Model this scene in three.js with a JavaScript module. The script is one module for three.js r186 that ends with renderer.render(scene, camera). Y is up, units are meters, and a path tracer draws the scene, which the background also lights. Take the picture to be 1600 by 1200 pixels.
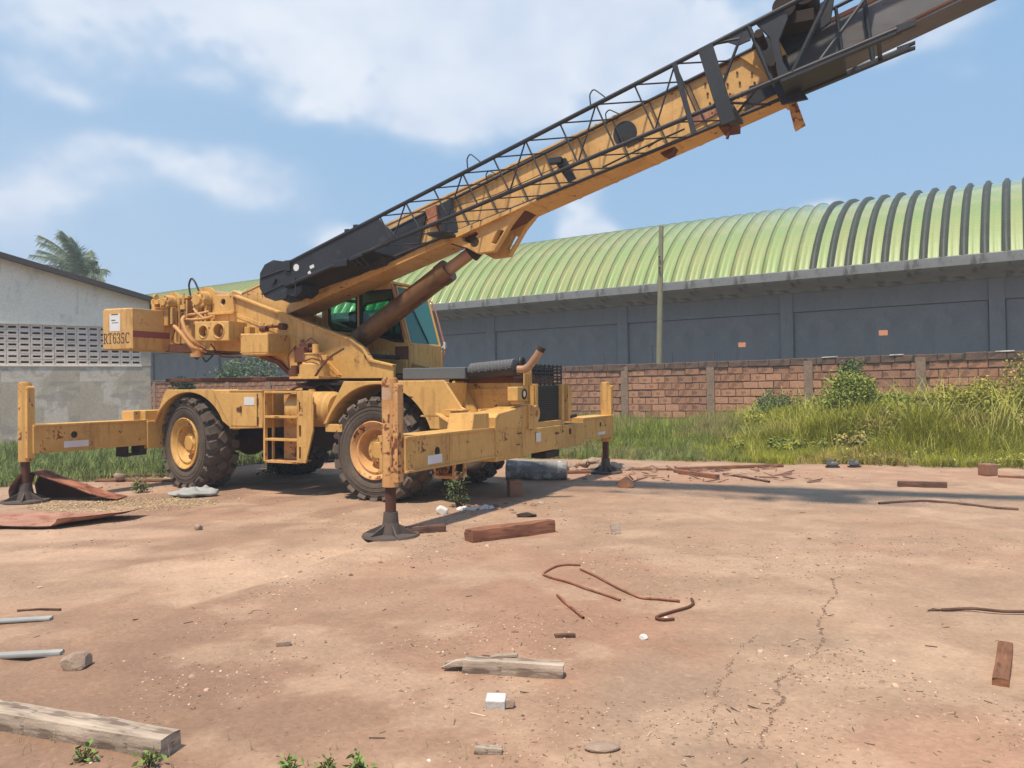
import * as THREE from 'three';
import { mergeGeometries } from 'three/addons/utils/BufferGeometryUtils.js';
import { RoundedBoxGeometry } from 'three/addons/geometries/RoundedBoxGeometry.js';
import { TextGeometry } from 'three/addons/geometries/TextGeometry.js';
import { FontLoader } from 'three/addons/loaders/FontLoader.js';

// ------------------------------------------------------------------ camera, sky, sun, exposure
const scene = new THREE.Scene();
const camera = new THREE.PerspectiveCamera(51.74, 4 / 3, 0.1, 900);
camera.position.set(0, 1.603, 0);
camera.rotation.set(0.0032, 0, -0.0059, 'YXZ');
const renderer = new THREE.WebGLRenderer({ antialias: true });
renderer.setSize(1024, 768);
renderer.toneMapping = THREE.LinearToneMapping;
renderer.toneMappingExposure = 1.27;
renderer.shadowMap.enabled = true;

// seeded noise
function rng(seed) { let s = seed >>> 0; return () => { s = (s + 0x6d2b79f5) | 0; let t = Math.imul(s ^ (s >>> 15), 1 | s); t = (t + Math.imul(t ^ (t >>> 7), 61 | t)) ^ t; return ((t ^ (t >>> 14)) >>> 0) / 4294967296; }; }
function hash(x, y, z) { let h = Math.imul(x | 0, 374761393) + Math.imul(y | 0, 668265263) + Math.imul(z | 0, 2147483647 - 1013904223); h = Math.imul(h ^ (h >>> 13), 1274126177); h = Math.imul(h ^ (h >>> 16), 2246822519); return ((h ^ (h >>> 15)) >>> 0) / 4294967296; }
const sm = (t) => t * t * (3 - 2 * t);
const mod = (a, p) => ((a % p) + p) % p;
function vn(x, y, seed, per = 0) {
  const xi = Math.floor(x), yi = Math.floor(y), fx = sm(x - xi), fy = sm(y - yi);
  const X0 = per ? mod(xi, per) : xi, X1 = per ? mod(xi + 1, per) : xi + 1, Y0 = per ? mod(yi, per) : yi, Y1 = per ? mod(yi + 1, per) : yi + 1;
  const a = hash(X0, Y0, seed), b = hash(X1, Y0, seed), c = hash(X0, Y1, seed), d = hash(X1, Y1, seed);
  return a + (b - a) * fx + (c - a) * fy + (a - b - c + d) * fx * fy;
}
function fbm(x, y, seed, oct = 4, per = 0) { let s = 0, a = 0.5, n = 0; for (let i = 0; i < oct; i++) { s += a * vn(x, y, seed + i * 17, per); n += a; a *= 0.5; x *= 2; y *= 2; if (per) per *= 2; } return s / n; }
const clamp = (v, a = 0, b = 1) => Math.min(b, Math.max(a, v));
const step = (a, b, v) => sm(clamp((v - a) / (b - a)));
const mix = (a, b, t) => a + (b - a) * t;
const mix3 = (a, b, t) => [mix(a[0], b[0], t), mix(a[1], b[1], t), mix(a[2], b[2], t)];

// the sky: hazy blue with soft white cumulus, placed by azimuth and elevation (degrees)
function makeSky() {
  const W = 2048, H = 1024, data = new Float32Array(W * H * 4);
  // [azimuth, elevation, half width, half height, strength]
  const C = [[-27, 27, 12, 5, 1.0], [-16, 25.5, 9, 4.5, .85], [-10, 28, 8, 3.6, .9], [-13, 21.5, 6, 2.6, .45], [-4.5, 24.5, 7, 4.6, 1.0], [3, 23, 8, 5.2, 1.0], [-3, 20, 5, 2.6, .7], [9, 25, 7, 4.5, .9], [15, 22.5, 5, 3, .7], [1, 18.6, 3, 1.7, .45],
    [-25, 15.4, 6.5, 1.5, .5], [-19, 14.6, 4.6, 1.4, .5], [-29, 12.6, 6, 2.4, .5], [-33, 10.5, 5, 3, .6], [-31, 19.2, 1.6, 1.3, .3], [-13.6, 10.2, 2.6, 2.2, 1.25], [-11.4, 11, 1.9, 1.3, .9], [6.2, 11, 2.2, 2.9, 1.0], [8, 8.5, 3.5, 1.6, .7], [21.5, 11.8, 1.8, .9, .85], [23, 11, 2.6, .9, .5],
    [25.5, 20.6, 4, 1.2, .8], [29, 22, 3, 1.0, .45], [29.5, 18.6, 1.3, .7, .25], [34, 24.5, 4, 1.6, .4], [-36, 24, 6, 5, .5], [-8, 36, 22, 5, .8], [20, 38, 18, 5, .5]];
  for (let j = 0; j < H; j++) {
    const el = ((j + 0.5) / H - 0.5) * 180;
    for (let i = 0; i < W; i++) {
      const phi = ((i + 0.5) / W - 0.5) * 2 * Math.PI;            // atan2(z, x)
      const x = Math.cos(phi), z = Math.sin(phi), az = Math.atan2(x, -z) * 180 / Math.PI, o = (j * W + i) * 4;
      const e = Math.max(el, 0) / 90;
      let c = mix3([.35, .495, .66], [.232, .39, .60], clamp(1 - Math.exp(-e * 7)));
      c = mix3(c, [.20, .36, .60], clamp(e * e * 1.4));
      const hz = Math.exp(-Math.max(el, 0) / 4.5) * .45;
      c = mix3(c, [.52, .59, .68], hz);
      c = mix3(c, [.42, .53, .67], .5 * step(0, -32, az) * step(32, 6, el) * step(-75, -45, az));
      const q = 2.4, cx = x * 3 / (0.25 + e), cz = z * 3 / (0.25 + e);
      const near = el > -6; const wx = near ? (fbm(az * .11, el * .16, 5, 5) - .5) * 9 : 0, wy = near ? (fbm(az * .11 + 40, el * .16 + 9, 6, 5) - .5) * 5 : 0;
      let d = 0;
      if (Math.abs(az) < 75) for (const [a, b, w, h, s] of C) { const dx = (az + wx - a) / w, dy = (el + wy - b) / h, r = dx * dx + dy * dy; if (r < 9) d = Math.max(d, 0) + s * Math.exp(-r * 1.1); }
      const gen = step(.52, .78, fbm(cx * .8 + 7, cz * .8 + 3, 11, 5)) * .9 * step(4, 14, el);
      const out = step(38, 60, Math.abs(az)) + step(30, 40, el);
      d = d * (0.62 + .76 * fbm(az * .3, el * .45, 21, 6)) + gen * clamp(out);
      const den = clamp(step(.12, .92, d * (.38 + 1.25 * fbm(az * .55 + 9, el * .9, 41, 7))) * .9 + .16 * step(.05, .5, d));
      const edge = fbm(az * .22 + 3, el * .33, 31, 4);
      const cl = mix3([.53, .60, .72], [.72, .75, .80], clamp(edge * 1.5 - .25));
      c = mix3(c, cl, den * .85);
      if (el < 0) c = mix3(c, [.26, .22, .18], step(0, -4, el));
      data[o] = c[0]; data[o + 1] = c[1]; data[o + 2] = c[2]; data[o + 3] = 1;
    }
  }
  const t = new THREE.DataTexture(data, W, H, THREE.RGBAFormat, THREE.FloatType);
  t.mapping = THREE.EquirectangularReflectionMapping; t.magFilter = THREE.LinearFilter; t.minFilter = THREE.LinearFilter; t.needsUpdate = true;
  return t;
}
scene.background = makeSky();
scene.environment = scene.background;

const sun = new THREE.DirectionalLight(0xfff0da, 4.4);
sun.position.set(-0.2 * 60, 60, 0.36 * 60);
sun.castShadow = true; sun.shadow.mapSize.set(4096, 4096); sun.shadow.radius = 6;
Object.assign(sun.shadow.camera, { left: -60, right: 60, top: 60, bottom: -60, near: 1, far: 200 });
scene.add(sun); 

// ------------------------------------------------------------------ textures and materials
function tex(size, fn, srgb = true) {
  const d = new Uint8Array(size * size * 4);
  for (let j = 0; j < size; j++) for (let i = 0; i < size; i++) { const c = fn(i / size, j / size), o = (j * size + i) * 4; d[o] = clamp(c[0], 0, 255); d[o + 1] = clamp(c[1], 0, 255); d[o + 2] = clamp(c[2], 0, 255); d[o + 3] = 255; }
  const t = new THREE.DataTexture(d, size, size); t.wrapS = t.wrapT = THREE.RepeatWrapping; t.magFilter = THREE.LinearFilter; t.minFilter = THREE.LinearMipmapLinearFilter; t.generateMipmaps = true;
  if (srgb) t.colorSpace = THREE.SRGBColorSpace; t.needsUpdate = true; return t;
}
const T = (f) => (u, v, per, seed, oct = 4) => f(u * per, v * per, seed, oct, per);
const n = T(fbm);
function std(o) { return new THREE.MeshStandardMaterial(o); }

function paintTex(seed, rust, base = [195, 153, 86]) {
  return tex(768, (u, v) => {
    const big = n(u, v, 3, seed, 4), fine = n(u, v, 48, seed + 9, 3), st = fbm(u * 40, v * 5, seed + 4, 3, 0) ;
    let c = mix3(base, [base[0] * 1.08, base[1] * 1.09, base[2] * 1.12], clamp(big * 1.6 - .3));
    c = mix3(c, [168, 124, 66], clamp((n(u, v, 6, seed + 2) - .52) * 2.2) * .6);
    c = c.map((k) => k * (.955 + .09 * fine));
    const m = n(u, v, 10, seed + 33, 5), f2 = n(u, v, 60, seed + 40, 2);
    const r = step(.70 - rust * .16, .78 - rust * .13, m * .6 + f2 * .4);
    c = mix3(c, mix3([122, 66, 30], [86, 44, 26], f2), r * .85);
    c = mix3(c, [150, 106, 62], .34 * step(.6, .8, vn(u * 46, (1 - Math.abs(2 * v - 1)) * 4, seed + 61, 46) * .6 + n(u, v, 5, seed + 62, 3) * .4));
    const sp = step(.86 - rust * .06, .92 - rust * .05, n(u, v, 90, seed + 50, 2));
    c = mix3(c, [112, 66, 36], sp * .6);
    return c;
  });
}
const bumpTex = tex(512, (u, v) => { const k = 255 * (n(u, v, 12, 71, 5) * .7 + n(u, v, 90, 72, 2) * .3); return [k, k, k]; }, false);
const M = {};
M.paint = std({ map: paintTex(100, .0), roughness: .52, bumpMap: bumpTex, bumpScale: .0015 });
M.paintB = std({ map: paintTex(160, .14), roughness: .6, bumpMap: bumpTex, bumpScale: .002 });
M.rustPaint = std({ map: paintTex(230, .8, [194, 146, 92]), roughness: .7, bumpMap: bumpTex, bumpScale: .003 });
M.paintBoom = std({ map: paintTex(300, .02, [201, 159, 97]), roughness: .5, bumpMap: bumpTex, bumpScale: .001 });
M.rust = std({ map: tex(512, (u, v) => { const a = n(u, v, 5, 400, 5), b = n(u, v, 60, 402, 3); let c = mix3([128, 74, 52], [168, 112, 86], clamp(a * 1.7 - .35)); c = mix3(c, [84, 46, 34], step(.55, .7, n(u, v, 12, 405, 4)) * .7); return c.map((k) => k * (.85 + .3 * b)); }), roughness: .85, bumpMap: bumpTex, bumpScale: .004 });
M.rustPale = std({ map: tex(512, (u, v) => { const a = n(u, v, 4, 410, 5), b = n(u, v, 60, 412, 3); let c = mix3([148, 104, 84], [172, 128, 106], clamp(a * 1.7 - .35)); c = mix3(c, [120, 74, 56], step(.56, .7, n(u, v, 9, 415, 4)) * .6); return c.map((k) => k * (.88 + .24 * b)); }), roughness: .8, bumpMap: bumpTex, bumpScale: .003 });
M.rod = std({ map: tex(256, (u, v) => { const a = n(u, v, 6, 420, 4); return mix3([150, 112, 84], [186, 148, 116], a); }), roughness: .5, metalness: .1 });
M.barrel = std({ map: tex(512, (u, v) => { const a = n(u, v, 4, 430, 5); let c = mix3([124, 88, 50], [96, 66, 38], clamp(a * 1.6 - .3)); c = mix3(c, [70, 42, 26], step(.55, .7, n(u, v, 9, 431, 4)) * .6); return c; }), roughness: .5 });  // rusty brown, with the shade under the boom put into the colour
M.black = std({ map: tex(512, (u, v) => { const a = n(u, v, 5, 440, 5), b = n(u, v, 60, 441, 2); let c = mix3([30, 31, 36], [46, 48, 54], clamp(a * 1.5 - .2)); c = mix3(c, [80, 64, 54], step(.66, .8, n(u, v, 16, 442, 4)) * .5); return c.map((k) => k * (.9 + .2 * b)); }), roughness: .5, bumpMap: bumpTex, bumpScale: .001 });
M.boomGrey = std({ map: tex(512, (u, v) => { const a = n(u, v, 4, 450, 5); let c = mix3([82, 83, 86], [106, 106, 108], clamp(a * 1.6 - .3)); c = mix3(c, [96, 76, 66], step(.58, .72, fbm(u * 6, v * 30, 452, 4)) * .55); return c; }), roughness: .6 });
M.dark = std({ map: tex(256, (u, v) => { const a = n(u, v, 6, 460, 4); return mix3([34, 28, 24], [62, 48, 38], a); }), roughness: .9 });
M.darkRust = std({ map: tex(256, (u, v) => { const a = n(u, v, 6, 465, 5); return mix3([70, 40, 30], [118, 72, 48], a); }), roughness: .9 });
M.rubber = std({ map: tex(512, (u, v) => { const a = n(u, v, 6, 470, 5), b = n(u, v, 70, 471, 2); let c = mix3([70, 61, 54], [106, 93, 81], clamp(a * 1.6 - .3)); return c.map((k) => k * (.9 + .2 * b)); }), roughness: .93, bumpMap: bumpTex, bumpScale: .002 });
M.rubberDust = std({ map: tex(512, (u, v) => { const a = n(u, v, 6, 474, 5), b = n(u, v, 70, 475, 2); let c = mix3([80, 70, 62], [118, 104, 92], clamp(a * 1.6 - .3)); return c.map((k) => k * (.88 + .24 * b)); }), roughness: .95, bumpMap: bumpTex, bumpScale: .002 });
M.greyBox = std({ map: tex(256, (u, v) => { const a = n(u, v, 4, 480, 5); return mix3([78, 82, 86], [100, 104, 108], a); }), roughness: .45 });
M.white = std({ map: tex(256, (u, v) => { const a = n(u, v, 8, 485, 5); return mix3([196, 196, 198], [226, 226, 228], a); }), roughness: .6 });
M.maroon = std({ color: new THREE.Color(0x8d4c44), roughness: .55 });
M.ink = std({ color: new THREE.Color(0x3a2a1c), roughness: .6 });
M.lens = std({ color: new THREE.Color(0xd8d6cc), roughness: .15 });
M.hoseTan = std({ color: new THREE.Color(0xb98a56), roughness: .7 });
M.hoseBlack = std({ color: new THREE.Color(0x2a2a2e), roughness: .6 });
M.glass = new THREE.MeshPhysicalMaterial({ color: new THREE.Color().setRGB(.42, .72, .62), transmission: 1, thickness: 0, roughness: .04, ior: 1.5 });
M.windscreen = new THREE.MeshPhysicalMaterial({ color: new THREE.Color().setRGB(.05, .25, .245), transmission: .35, thickness: 0, roughness: .2, ior: 1.3 });
M.seat = std({ color: new THREE.Color(0x2c3230), roughness: .9 });

// ------------------------------------------------------------------ geometry helpers
const V = (x, y, z) => new THREE.Vector3(x, y, z);
function boxUV(g, s = 2) {
  const p = g.attributes.position, nn = g.attributes.normal, uv = new Float32Array(p.count * 2);
  for (let i = 0; i < p.count; i++) {
    const a = Math.abs(nn.getX(i)), b = Math.abs(nn.getY(i)), c = Math.abs(nn.getZ(i));
    const x = p.getX(i), y = p.getY(i), z = p.getZ(i);
    if (a >= b && a >= c) { uv[i * 2] = z / s; uv[i * 2 + 1] = y / s; } else if (b >= c) { uv[i * 2] = x / s; uv[i * 2 + 1] = z / s; } else { uv[i * 2] = x / s; uv[i * 2 + 1] = y / s; }
  }
  g.setAttribute('uv', new THREE.BufferAttribute(uv, 2)); return g;
}
function clean(g) {
  g = g.index ? g.toNonIndexed() : g.clone();
  for (const k of Object.keys(g.attributes)) if (k !== 'position' && k !== 'normal') g.deleteAttribute(k);
  g.morphAttributes = {}; g.groups = []; return g;
}
function merge(list, s = 2) { const g = mergeGeometries(list.flat(9).map(clean), false); return boxUV(g, s); }
function place(g, x, y, z, rx = 0, ry = 0, rz = 0) { g.applyMatrix4(new THREE.Matrix4().compose(V(x, y, z), new THREE.Quaternion().setFromEuler(new THREE.Euler(rx, ry, rz)), V(1, 1, 1))); return g; }
function box(w, h, d, x = 0, y = 0, z = 0, rx = 0, ry = 0, rz = 0, r = .008) { r = Math.min(r, Math.min(w, h, d) * .3); return place(r > .0015 ? new RoundedBoxGeometry(w, h, d, 1, r) : new THREE.BoxGeometry(w, h, d), x, y, z, rx, ry, rz); }
function bb(x0, x1, y0, y1, z0, z1, r = .008) { return box(x1 - x0, y1 - y0, z1 - z0, (x0 + x1) / 2, (y0 + y1) / 2, (z0 + z1) / 2, 0, 0, 0, r); }
function cyl(a, b, r1, r2 = r1, seg = 16, open = false) {
  const A = V(...a), B = V(...b), L = A.distanceTo(B), g = new THREE.CylinderGeometry(r2, r1, L, seg, 1, open);
  const q = new THREE.Quaternion().setFromUnitVectors(V(0, 1, 0), B.clone().sub(A).normalize());
  g.applyMatrix4(new THREE.Matrix4().compose(A.add(B).multiplyScalar(.5), q, V(1, 1, 1))); return g;
}
function shape(pts, holes = []) { const s = new THREE.Shape(pts.map((p) => new THREE.Vector2(p[0], p[1]))); for (const h of holes) s.holes.push(new THREE.Path(h.map((p) => new THREE.Vector2(p[0], p[1])))); return s; }
function prism(pts, z0, z1, bev = .006, holes = []) {
  const d = z1 - z0; bev = Math.min(bev, d * .3);
  const g = new THREE.ExtrudeGeometry(shape(pts, holes), bev > .001 ? { depth: d - 2 * bev, bevelEnabled: true, bevelSize: bev, bevelThickness: bev, bevelOffset: -bev, bevelSegments: 1, curveSegments: 12 } : { depth: d, bevelEnabled: false });
  g.translate(0, 0, z0 + (bev > .001 ? bev : 0)); return g;
}
function tube(pts, r, seg = 24, rs = 7) { return new THREE.TubeGeometry(new THREE.CatmullRomCurve3(pts.map((p) => V(...p)), false, 'catmullrom', .3), seg, r, rs, false); }
function rod(a, b, r, s = 6) { return cyl(a, b, r, r, s); }
const ring = (cx, cy, r, k = 24, ph = 0) => Array.from({ length: k }, (_, i) => [cx + r * Math.cos(ph + i / k * 2 * Math.PI), cy + r * Math.sin(ph + i / k * 2 * Math.PI)]);
function quadUV(g, w, h) { return g; }
const used = {};
function numbered(name) { const k = used[name] = (used[name] ?? -1) + 1; return k ? name + '_' + String(k).padStart(3, '0') : name; }
function part(parent, name, geos, m, label, s = 2) { const o = new THREE.Mesh(merge([geos], s), m); o.name = name; o.castShadow = o.receiveShadow = true; if (label) o.userData.label = label; parent.add(o); return o; }
function thing(name, label, category, [x, y, z] = [0, 0, 0], turn = 0, group) { const o = new THREE.Group(); o.name = numbered(name); o.position.set(x, y, z); o.rotation.y = turn; o.userData = { label, category }; if (group) o.userData.group = group; scene.add(o); return o; }
function solo(name, label, category, geos, m, pos = [0, 0, 0], turn = 0, group, s = 2) { const o = new THREE.Mesh(merge([geos], s), m); o.name = numbered(name); o.castShadow = o.receiveShadow = true; o.position.set(...pos); o.rotation.y = turn; o.userData = { label, category }; if (group) o.userData.group = group; scene.add(o); return o; }
function pieces(parent, name, g, m, list, vary) {   // alike pieces, each a mesh of its own, sharing geometry
  list.forEach((p, i) => { const o = new THREE.Mesh(Array.isArray(g) ? g[i % g.length] : g, Array.isArray(m) ? m[p.m ?? 0] : m); o.name = i ? name + '_' + String(i).padStart(3, '0') : name; o.position.set(p.x, p.y, p.z); if (p.sx) o.scale.set(p.sx, p.sy ?? 1, p.sz ?? 1); if (p.rz) o.rotation.z = p.rz; o.castShadow = o.receiveShadow = true; parent.add(o); });
}
// the yard falls gently to one side of the buildings' level: everything beyond it stands 0.75 degrees off the yard
const LEVEL = .013;
function levelled(o) { o.updateMatrix(); const R = new THREE.Matrix4().makeTranslation(0, 1.603, 0).multiply(new THREE.Matrix4().makeRotationZ(LEVEL)).multiply(new THREE.Matrix4().makeTranslation(0, -1.603, 0)); o.applyMatrix4(R); return o; }
const levelY = (x) => x * LEVEL;

// ------------------------------------------------------------------ the ground: one sheet, fine near the yard and coarse to the horizon
const EDGE = [[-60, 9], [-14, 11.6], [-8.4, 12.9], [-6.3, 14.1], [-4.9, 17.8], [-1, 18.2], [2.7, 16.9], [6.3, 15.7], [9.4, 14.7], [14, 13.4], [60, 9]];
function edgeDepth(x) { for (let i = 1; i < EDGE.length; i++) if (x <= EDGE[i][0]) { const [a, b] = EDGE[i - 1], [c, d] = EDGE[i]; return b + (d - b) * (x - a) / (c - a); } return 9; }
const overgrown = (x, z) => step(-.25, .35, (-z) - edgeDepth(x) + (fbm(x * .9, z * .9, 51, 4) - .5) * 1.5);   // 0 yard, 1 grass
function gh(x, z) {
  const past = clamp(((-z) - edgeDepth(x)) / 6);
  let h = (fbm(x * .5, z * .5, 60, 3) - .5) * .05 * step(2, 6, -z) + (fbm(x * 5, z * 5, 61, 3) - .5) * .016;
  h += past * step(2.5, 9, x) * step(40, 24, Math.hypot(x, z)) * .32 + past * (fbm(x * .6, z * .6, 64, 3) - .3) * .25 * step(3, 8, x);
  h -= .03 * step(.8, 0, Math.abs((x + 1.9) * .92 + (z + 7.2) * .39 + (fbm(x, z, 66, 3) - .5) * .5) * 6) * step(-1, -2.4, z + 2) * step(-9.2, -8, z) * step(-.6, -1.2, x);
  return h;
}
{
  const axis = (a, b, fine, lo, hi) => { const out = []; let v = a; for (let d = fine, k = a; k > lo; d *= 1.22) { k -= d; out.unshift(Math.max(k, lo)); } while (v < b) { out.push(v); v += fine; } for (let d = fine, k = b; k < hi; d *= 1.22) { out.push(Math.min(k, hi)); k += d; } out.push(hi); return [...new Set(out)].sort((p, q) => p - q); };
  const xs = axis(-9, 10, .065, -420, 420), zs = axis(-18, -2.4, .065, -420, 60), nx = xs.length, nz = zs.length;
  const pos = new Float32Array(nx * nz * 3), col = new Float32Array(nx * nz * 3), uv = new Float32Array(nx * nz * 2), idx = [];
  const soil = [.17, .15, .075];
  for (let j = 0; j < nz; j++) for (let i = 0; i < nx; i++) {
    const x = xs[i], z = zs[j], d = -z, k = j * nx + i;
    pos[k * 3] = x; pos[k * 3 + 1] = gh(x, z); pos[k * 3 + 2] = z; uv[k * 2] = x / 2.6; uv[k * 2 + 1] = z / 2.6;
    const al = x * .38 - z * .92, ac = x * .92 + z * .38;              // along and across the slab joints
    const wb = fbm(x * .45 + 3, z * .45, 70, 5), ws = fbm(ac * 1.5, al * .33, 73, 5), wf = fbm(x * 2.6, z * 2.6, 76, 4), wg = fbm(x * 9, z * 9, 79, 3);
    const blob = (cx, cd, rx, rd, soft = .5) => step(1 + soft, 1 - soft, Math.hypot((x - cx) / rx, (d - cd) / rd) + (wb - .5) * 1.5 + (wf - .5) * .5);
    let c = mix3([0.402, 0.252, 0.168], [0.409, 0.282, 0.195], step(.34, .62, wb * .7 + wf * .3 + .05 * step(1, 2.5, x)));
    { const e = (x + 2.92) * .925 + (z + 4.5) * .384 + (fbm(al * 2, 3, 87, 4) - .5) * .12, on = step(4.4, 5.2, d) * step(10, 8.4, d); c = mix3(c, [0.542, 0.380, 0.265], .75 * step(.02, -.05, e) * step(-1.1, -.2, e + (wf - .5) * 1.2) * on); c = mix3(c, [0.313, 0.194, 0.129], .6 * step(-.05, .0, e) * step(.1, .03, e + (wf - .5) * .1) * on * step(.4, .6, fbm(al * 1.5, 1, 88, 3))); }
    c = mix3(c, [0.305, 0.190, 0.125], .75 * step(.53, .62, ws) * step(-.8, -1.8, x) * step(5, 5.6, d));
    c = mix3(c, [0.364, 0.212, 0.140], .85 * blob(.35, 5.5, 1.1, 2.1));
    c = mix3(c, [0.347, 0.215, 0.145], .85 * blob(-.9, 4.7, 1.3, 1.5));
    c = mix3(c, [0.279, 0.174, 0.117], .8 * blob(-2.5, 4.1, 1.5, 1.0));
    c = mix3(c, [0.347, 0.255, 0.185], .65 * blob(.75, 3.9, .45, .75));
    c = mix3(c, [0.441, 0.263, 0.178], .6 * blob(1.9, 3.5, .8, .5));
    c = mix3(c, [0.372, 0.283, 0.204], .6 * blob(1.75, 4.6, .5, .7));
    c = mix3(c, [0.339, 0.219, 0.148], .6 * blob(-4.2, 8.6, 2.2, .8));
    c = mix3(c, [0.449, 0.271, 0.181], .7 * step(12.6, 13.6, d + (wf - .5) * 2) * step(-1, 2, x));
    c = mix3(c, [0.356, 0.243, 0.166], .55 * step(.55, .68, fbm(x * 1.1 + 30, z * 1.1, 82, 5)) * step(.4, 1.2, x));
    c = mix3(c, [0.508, 0.364, 0.257], .5 * step(.56, .66, fbm(x * 2.1, z * 2.1 + 11, 85, 5)));
    c = mix3(c, [0.288, 0.178, 0.121], .3 * step(.58, .70, wg * .45 + wf * .55));
    for (const [bx_, bd, rx, rd] of [[-2.5, 6.9, .9, .45], [-4.4, 7.6, 1.1, .28], [-4.9, 8.7, 1.2, .3], [-1.5, 7.6, .5, .3]]) c = mix3(c, [0.556, 0.386, 0.274], .7 * blob(bx_, bd, rx, rd, .3));
    c = mix3(c, soil, overgrown(x, z) * (.65 + .35 * wf));
    c = c.map((v) => v * (.93 + .14 * wg));
    col.set(c, k * 3);
    if (i + 1 < nx && j + 1 < nz) idx.push(k, k + nx, k + 1, k + 1, k + nx, k + nx + 1);
  }
  const g = new THREE.BufferGeometry();
  g.setAttribute('position', new THREE.BufferAttribute(pos, 3)); g.setAttribute('color', new THREE.BufferAttribute(col, 3)); g.setAttribute('uv', new THREE.BufferAttribute(uv, 2)); g.setIndex(idx); g.computeVertexNormals();
  const grain = tex(1024, (u, v) => { const a = n(u, v, 8, 500, 6), b = n(u, v, 110, 505, 3), s = n(u, v, 160, 509, 2); let k = 228 + (a - .5) * 44 + (b - .5) * 30; if (s > .8) k -= 34 * step(.8, .88, s); const w = n(u, v, 75, 515, 2); if (w > .8) k += 14; return [k + 5, k, k - 4]; });
  const bump = tex(1024, (u, v) => { const k = 255 * clamp(n(u, v, 10, 520, 6) * .55 + n(u, v, 100, 525, 3) * .45); return [k, k, k]; }, false);
  const ground = new THREE.Mesh(g, std({ vertexColors: true, map: grain, roughness: .96, bumpMap: bump, bumpScale: .012 }));
  ground.name = 'ground'; ground.userData.kind = 'structure'; ground.userData.label = 'bare reddish dusty yard with pale worn concrete and grass beyond its edge'; ground.receiveShadow = true; scene.add(ground);
}

// ------------------------------------------------------------------ green roofed hall
const HALL = -0.576;                                                   // 33 degrees: its length runs away to the left
const plaster = (seed, a, b, stain, amt) => tex(768, (u, v) => { const k = n(u, v, 4, seed, 5), f = n(u, v, 70, seed + 5, 3); let c = mix3(a, b, clamp(k * 1.7 - .35)); c = mix3(c, stain, step(.52, .72, fbm(u * 9, v * 3, seed + 8, 5) * .6 + n(u, v, 5, seed + 11, 4) * .4) * amt); return c.map((q) => q * (.94 + .12 * f)); });
M.hallWall = std({ map: plaster(600, [126, 127, 128], [134, 135, 136], [112, 113, 114], .4), roughness: .9 });
M.hallTrim = std({ map: plaster(610, [122, 124, 124], [142, 143, 142], [74, 73, 70], .8), roughness: .92 });
M.roof = new THREE.MeshPhysicalMaterial({ map: tex(768, (u, v) => { const a = n(u, v, 3, 620, 5), b = n(u, v, 60, 622, 2); let c = mix3([134, 150, 82], [154, 164, 94], clamp(a * 1.8 - .4)); c = mix3(c, [166, 154, 106], step(.56, .72, n(u, v, 5, 626, 4)) * .55); return c.map((k) => k * (.96 + .08 * b)); }), roughness: .42, clearcoat: 1, clearcoatRoughness: .09 });
M.roofB = M.roof.clone(); M.roofB.color.setRGB(1.0, .94, .93); M.roofC = M.roof.clone(); M.roofC.color.setRGB(.93, 1.0, .92);
M.bitumen = std({ map: tex(256, (u, v) => { const a = n(u, v, 8, 630, 5); return mix3([44, 48, 42], [76, 80, 66], a); }), roughness: .6 });
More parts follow.
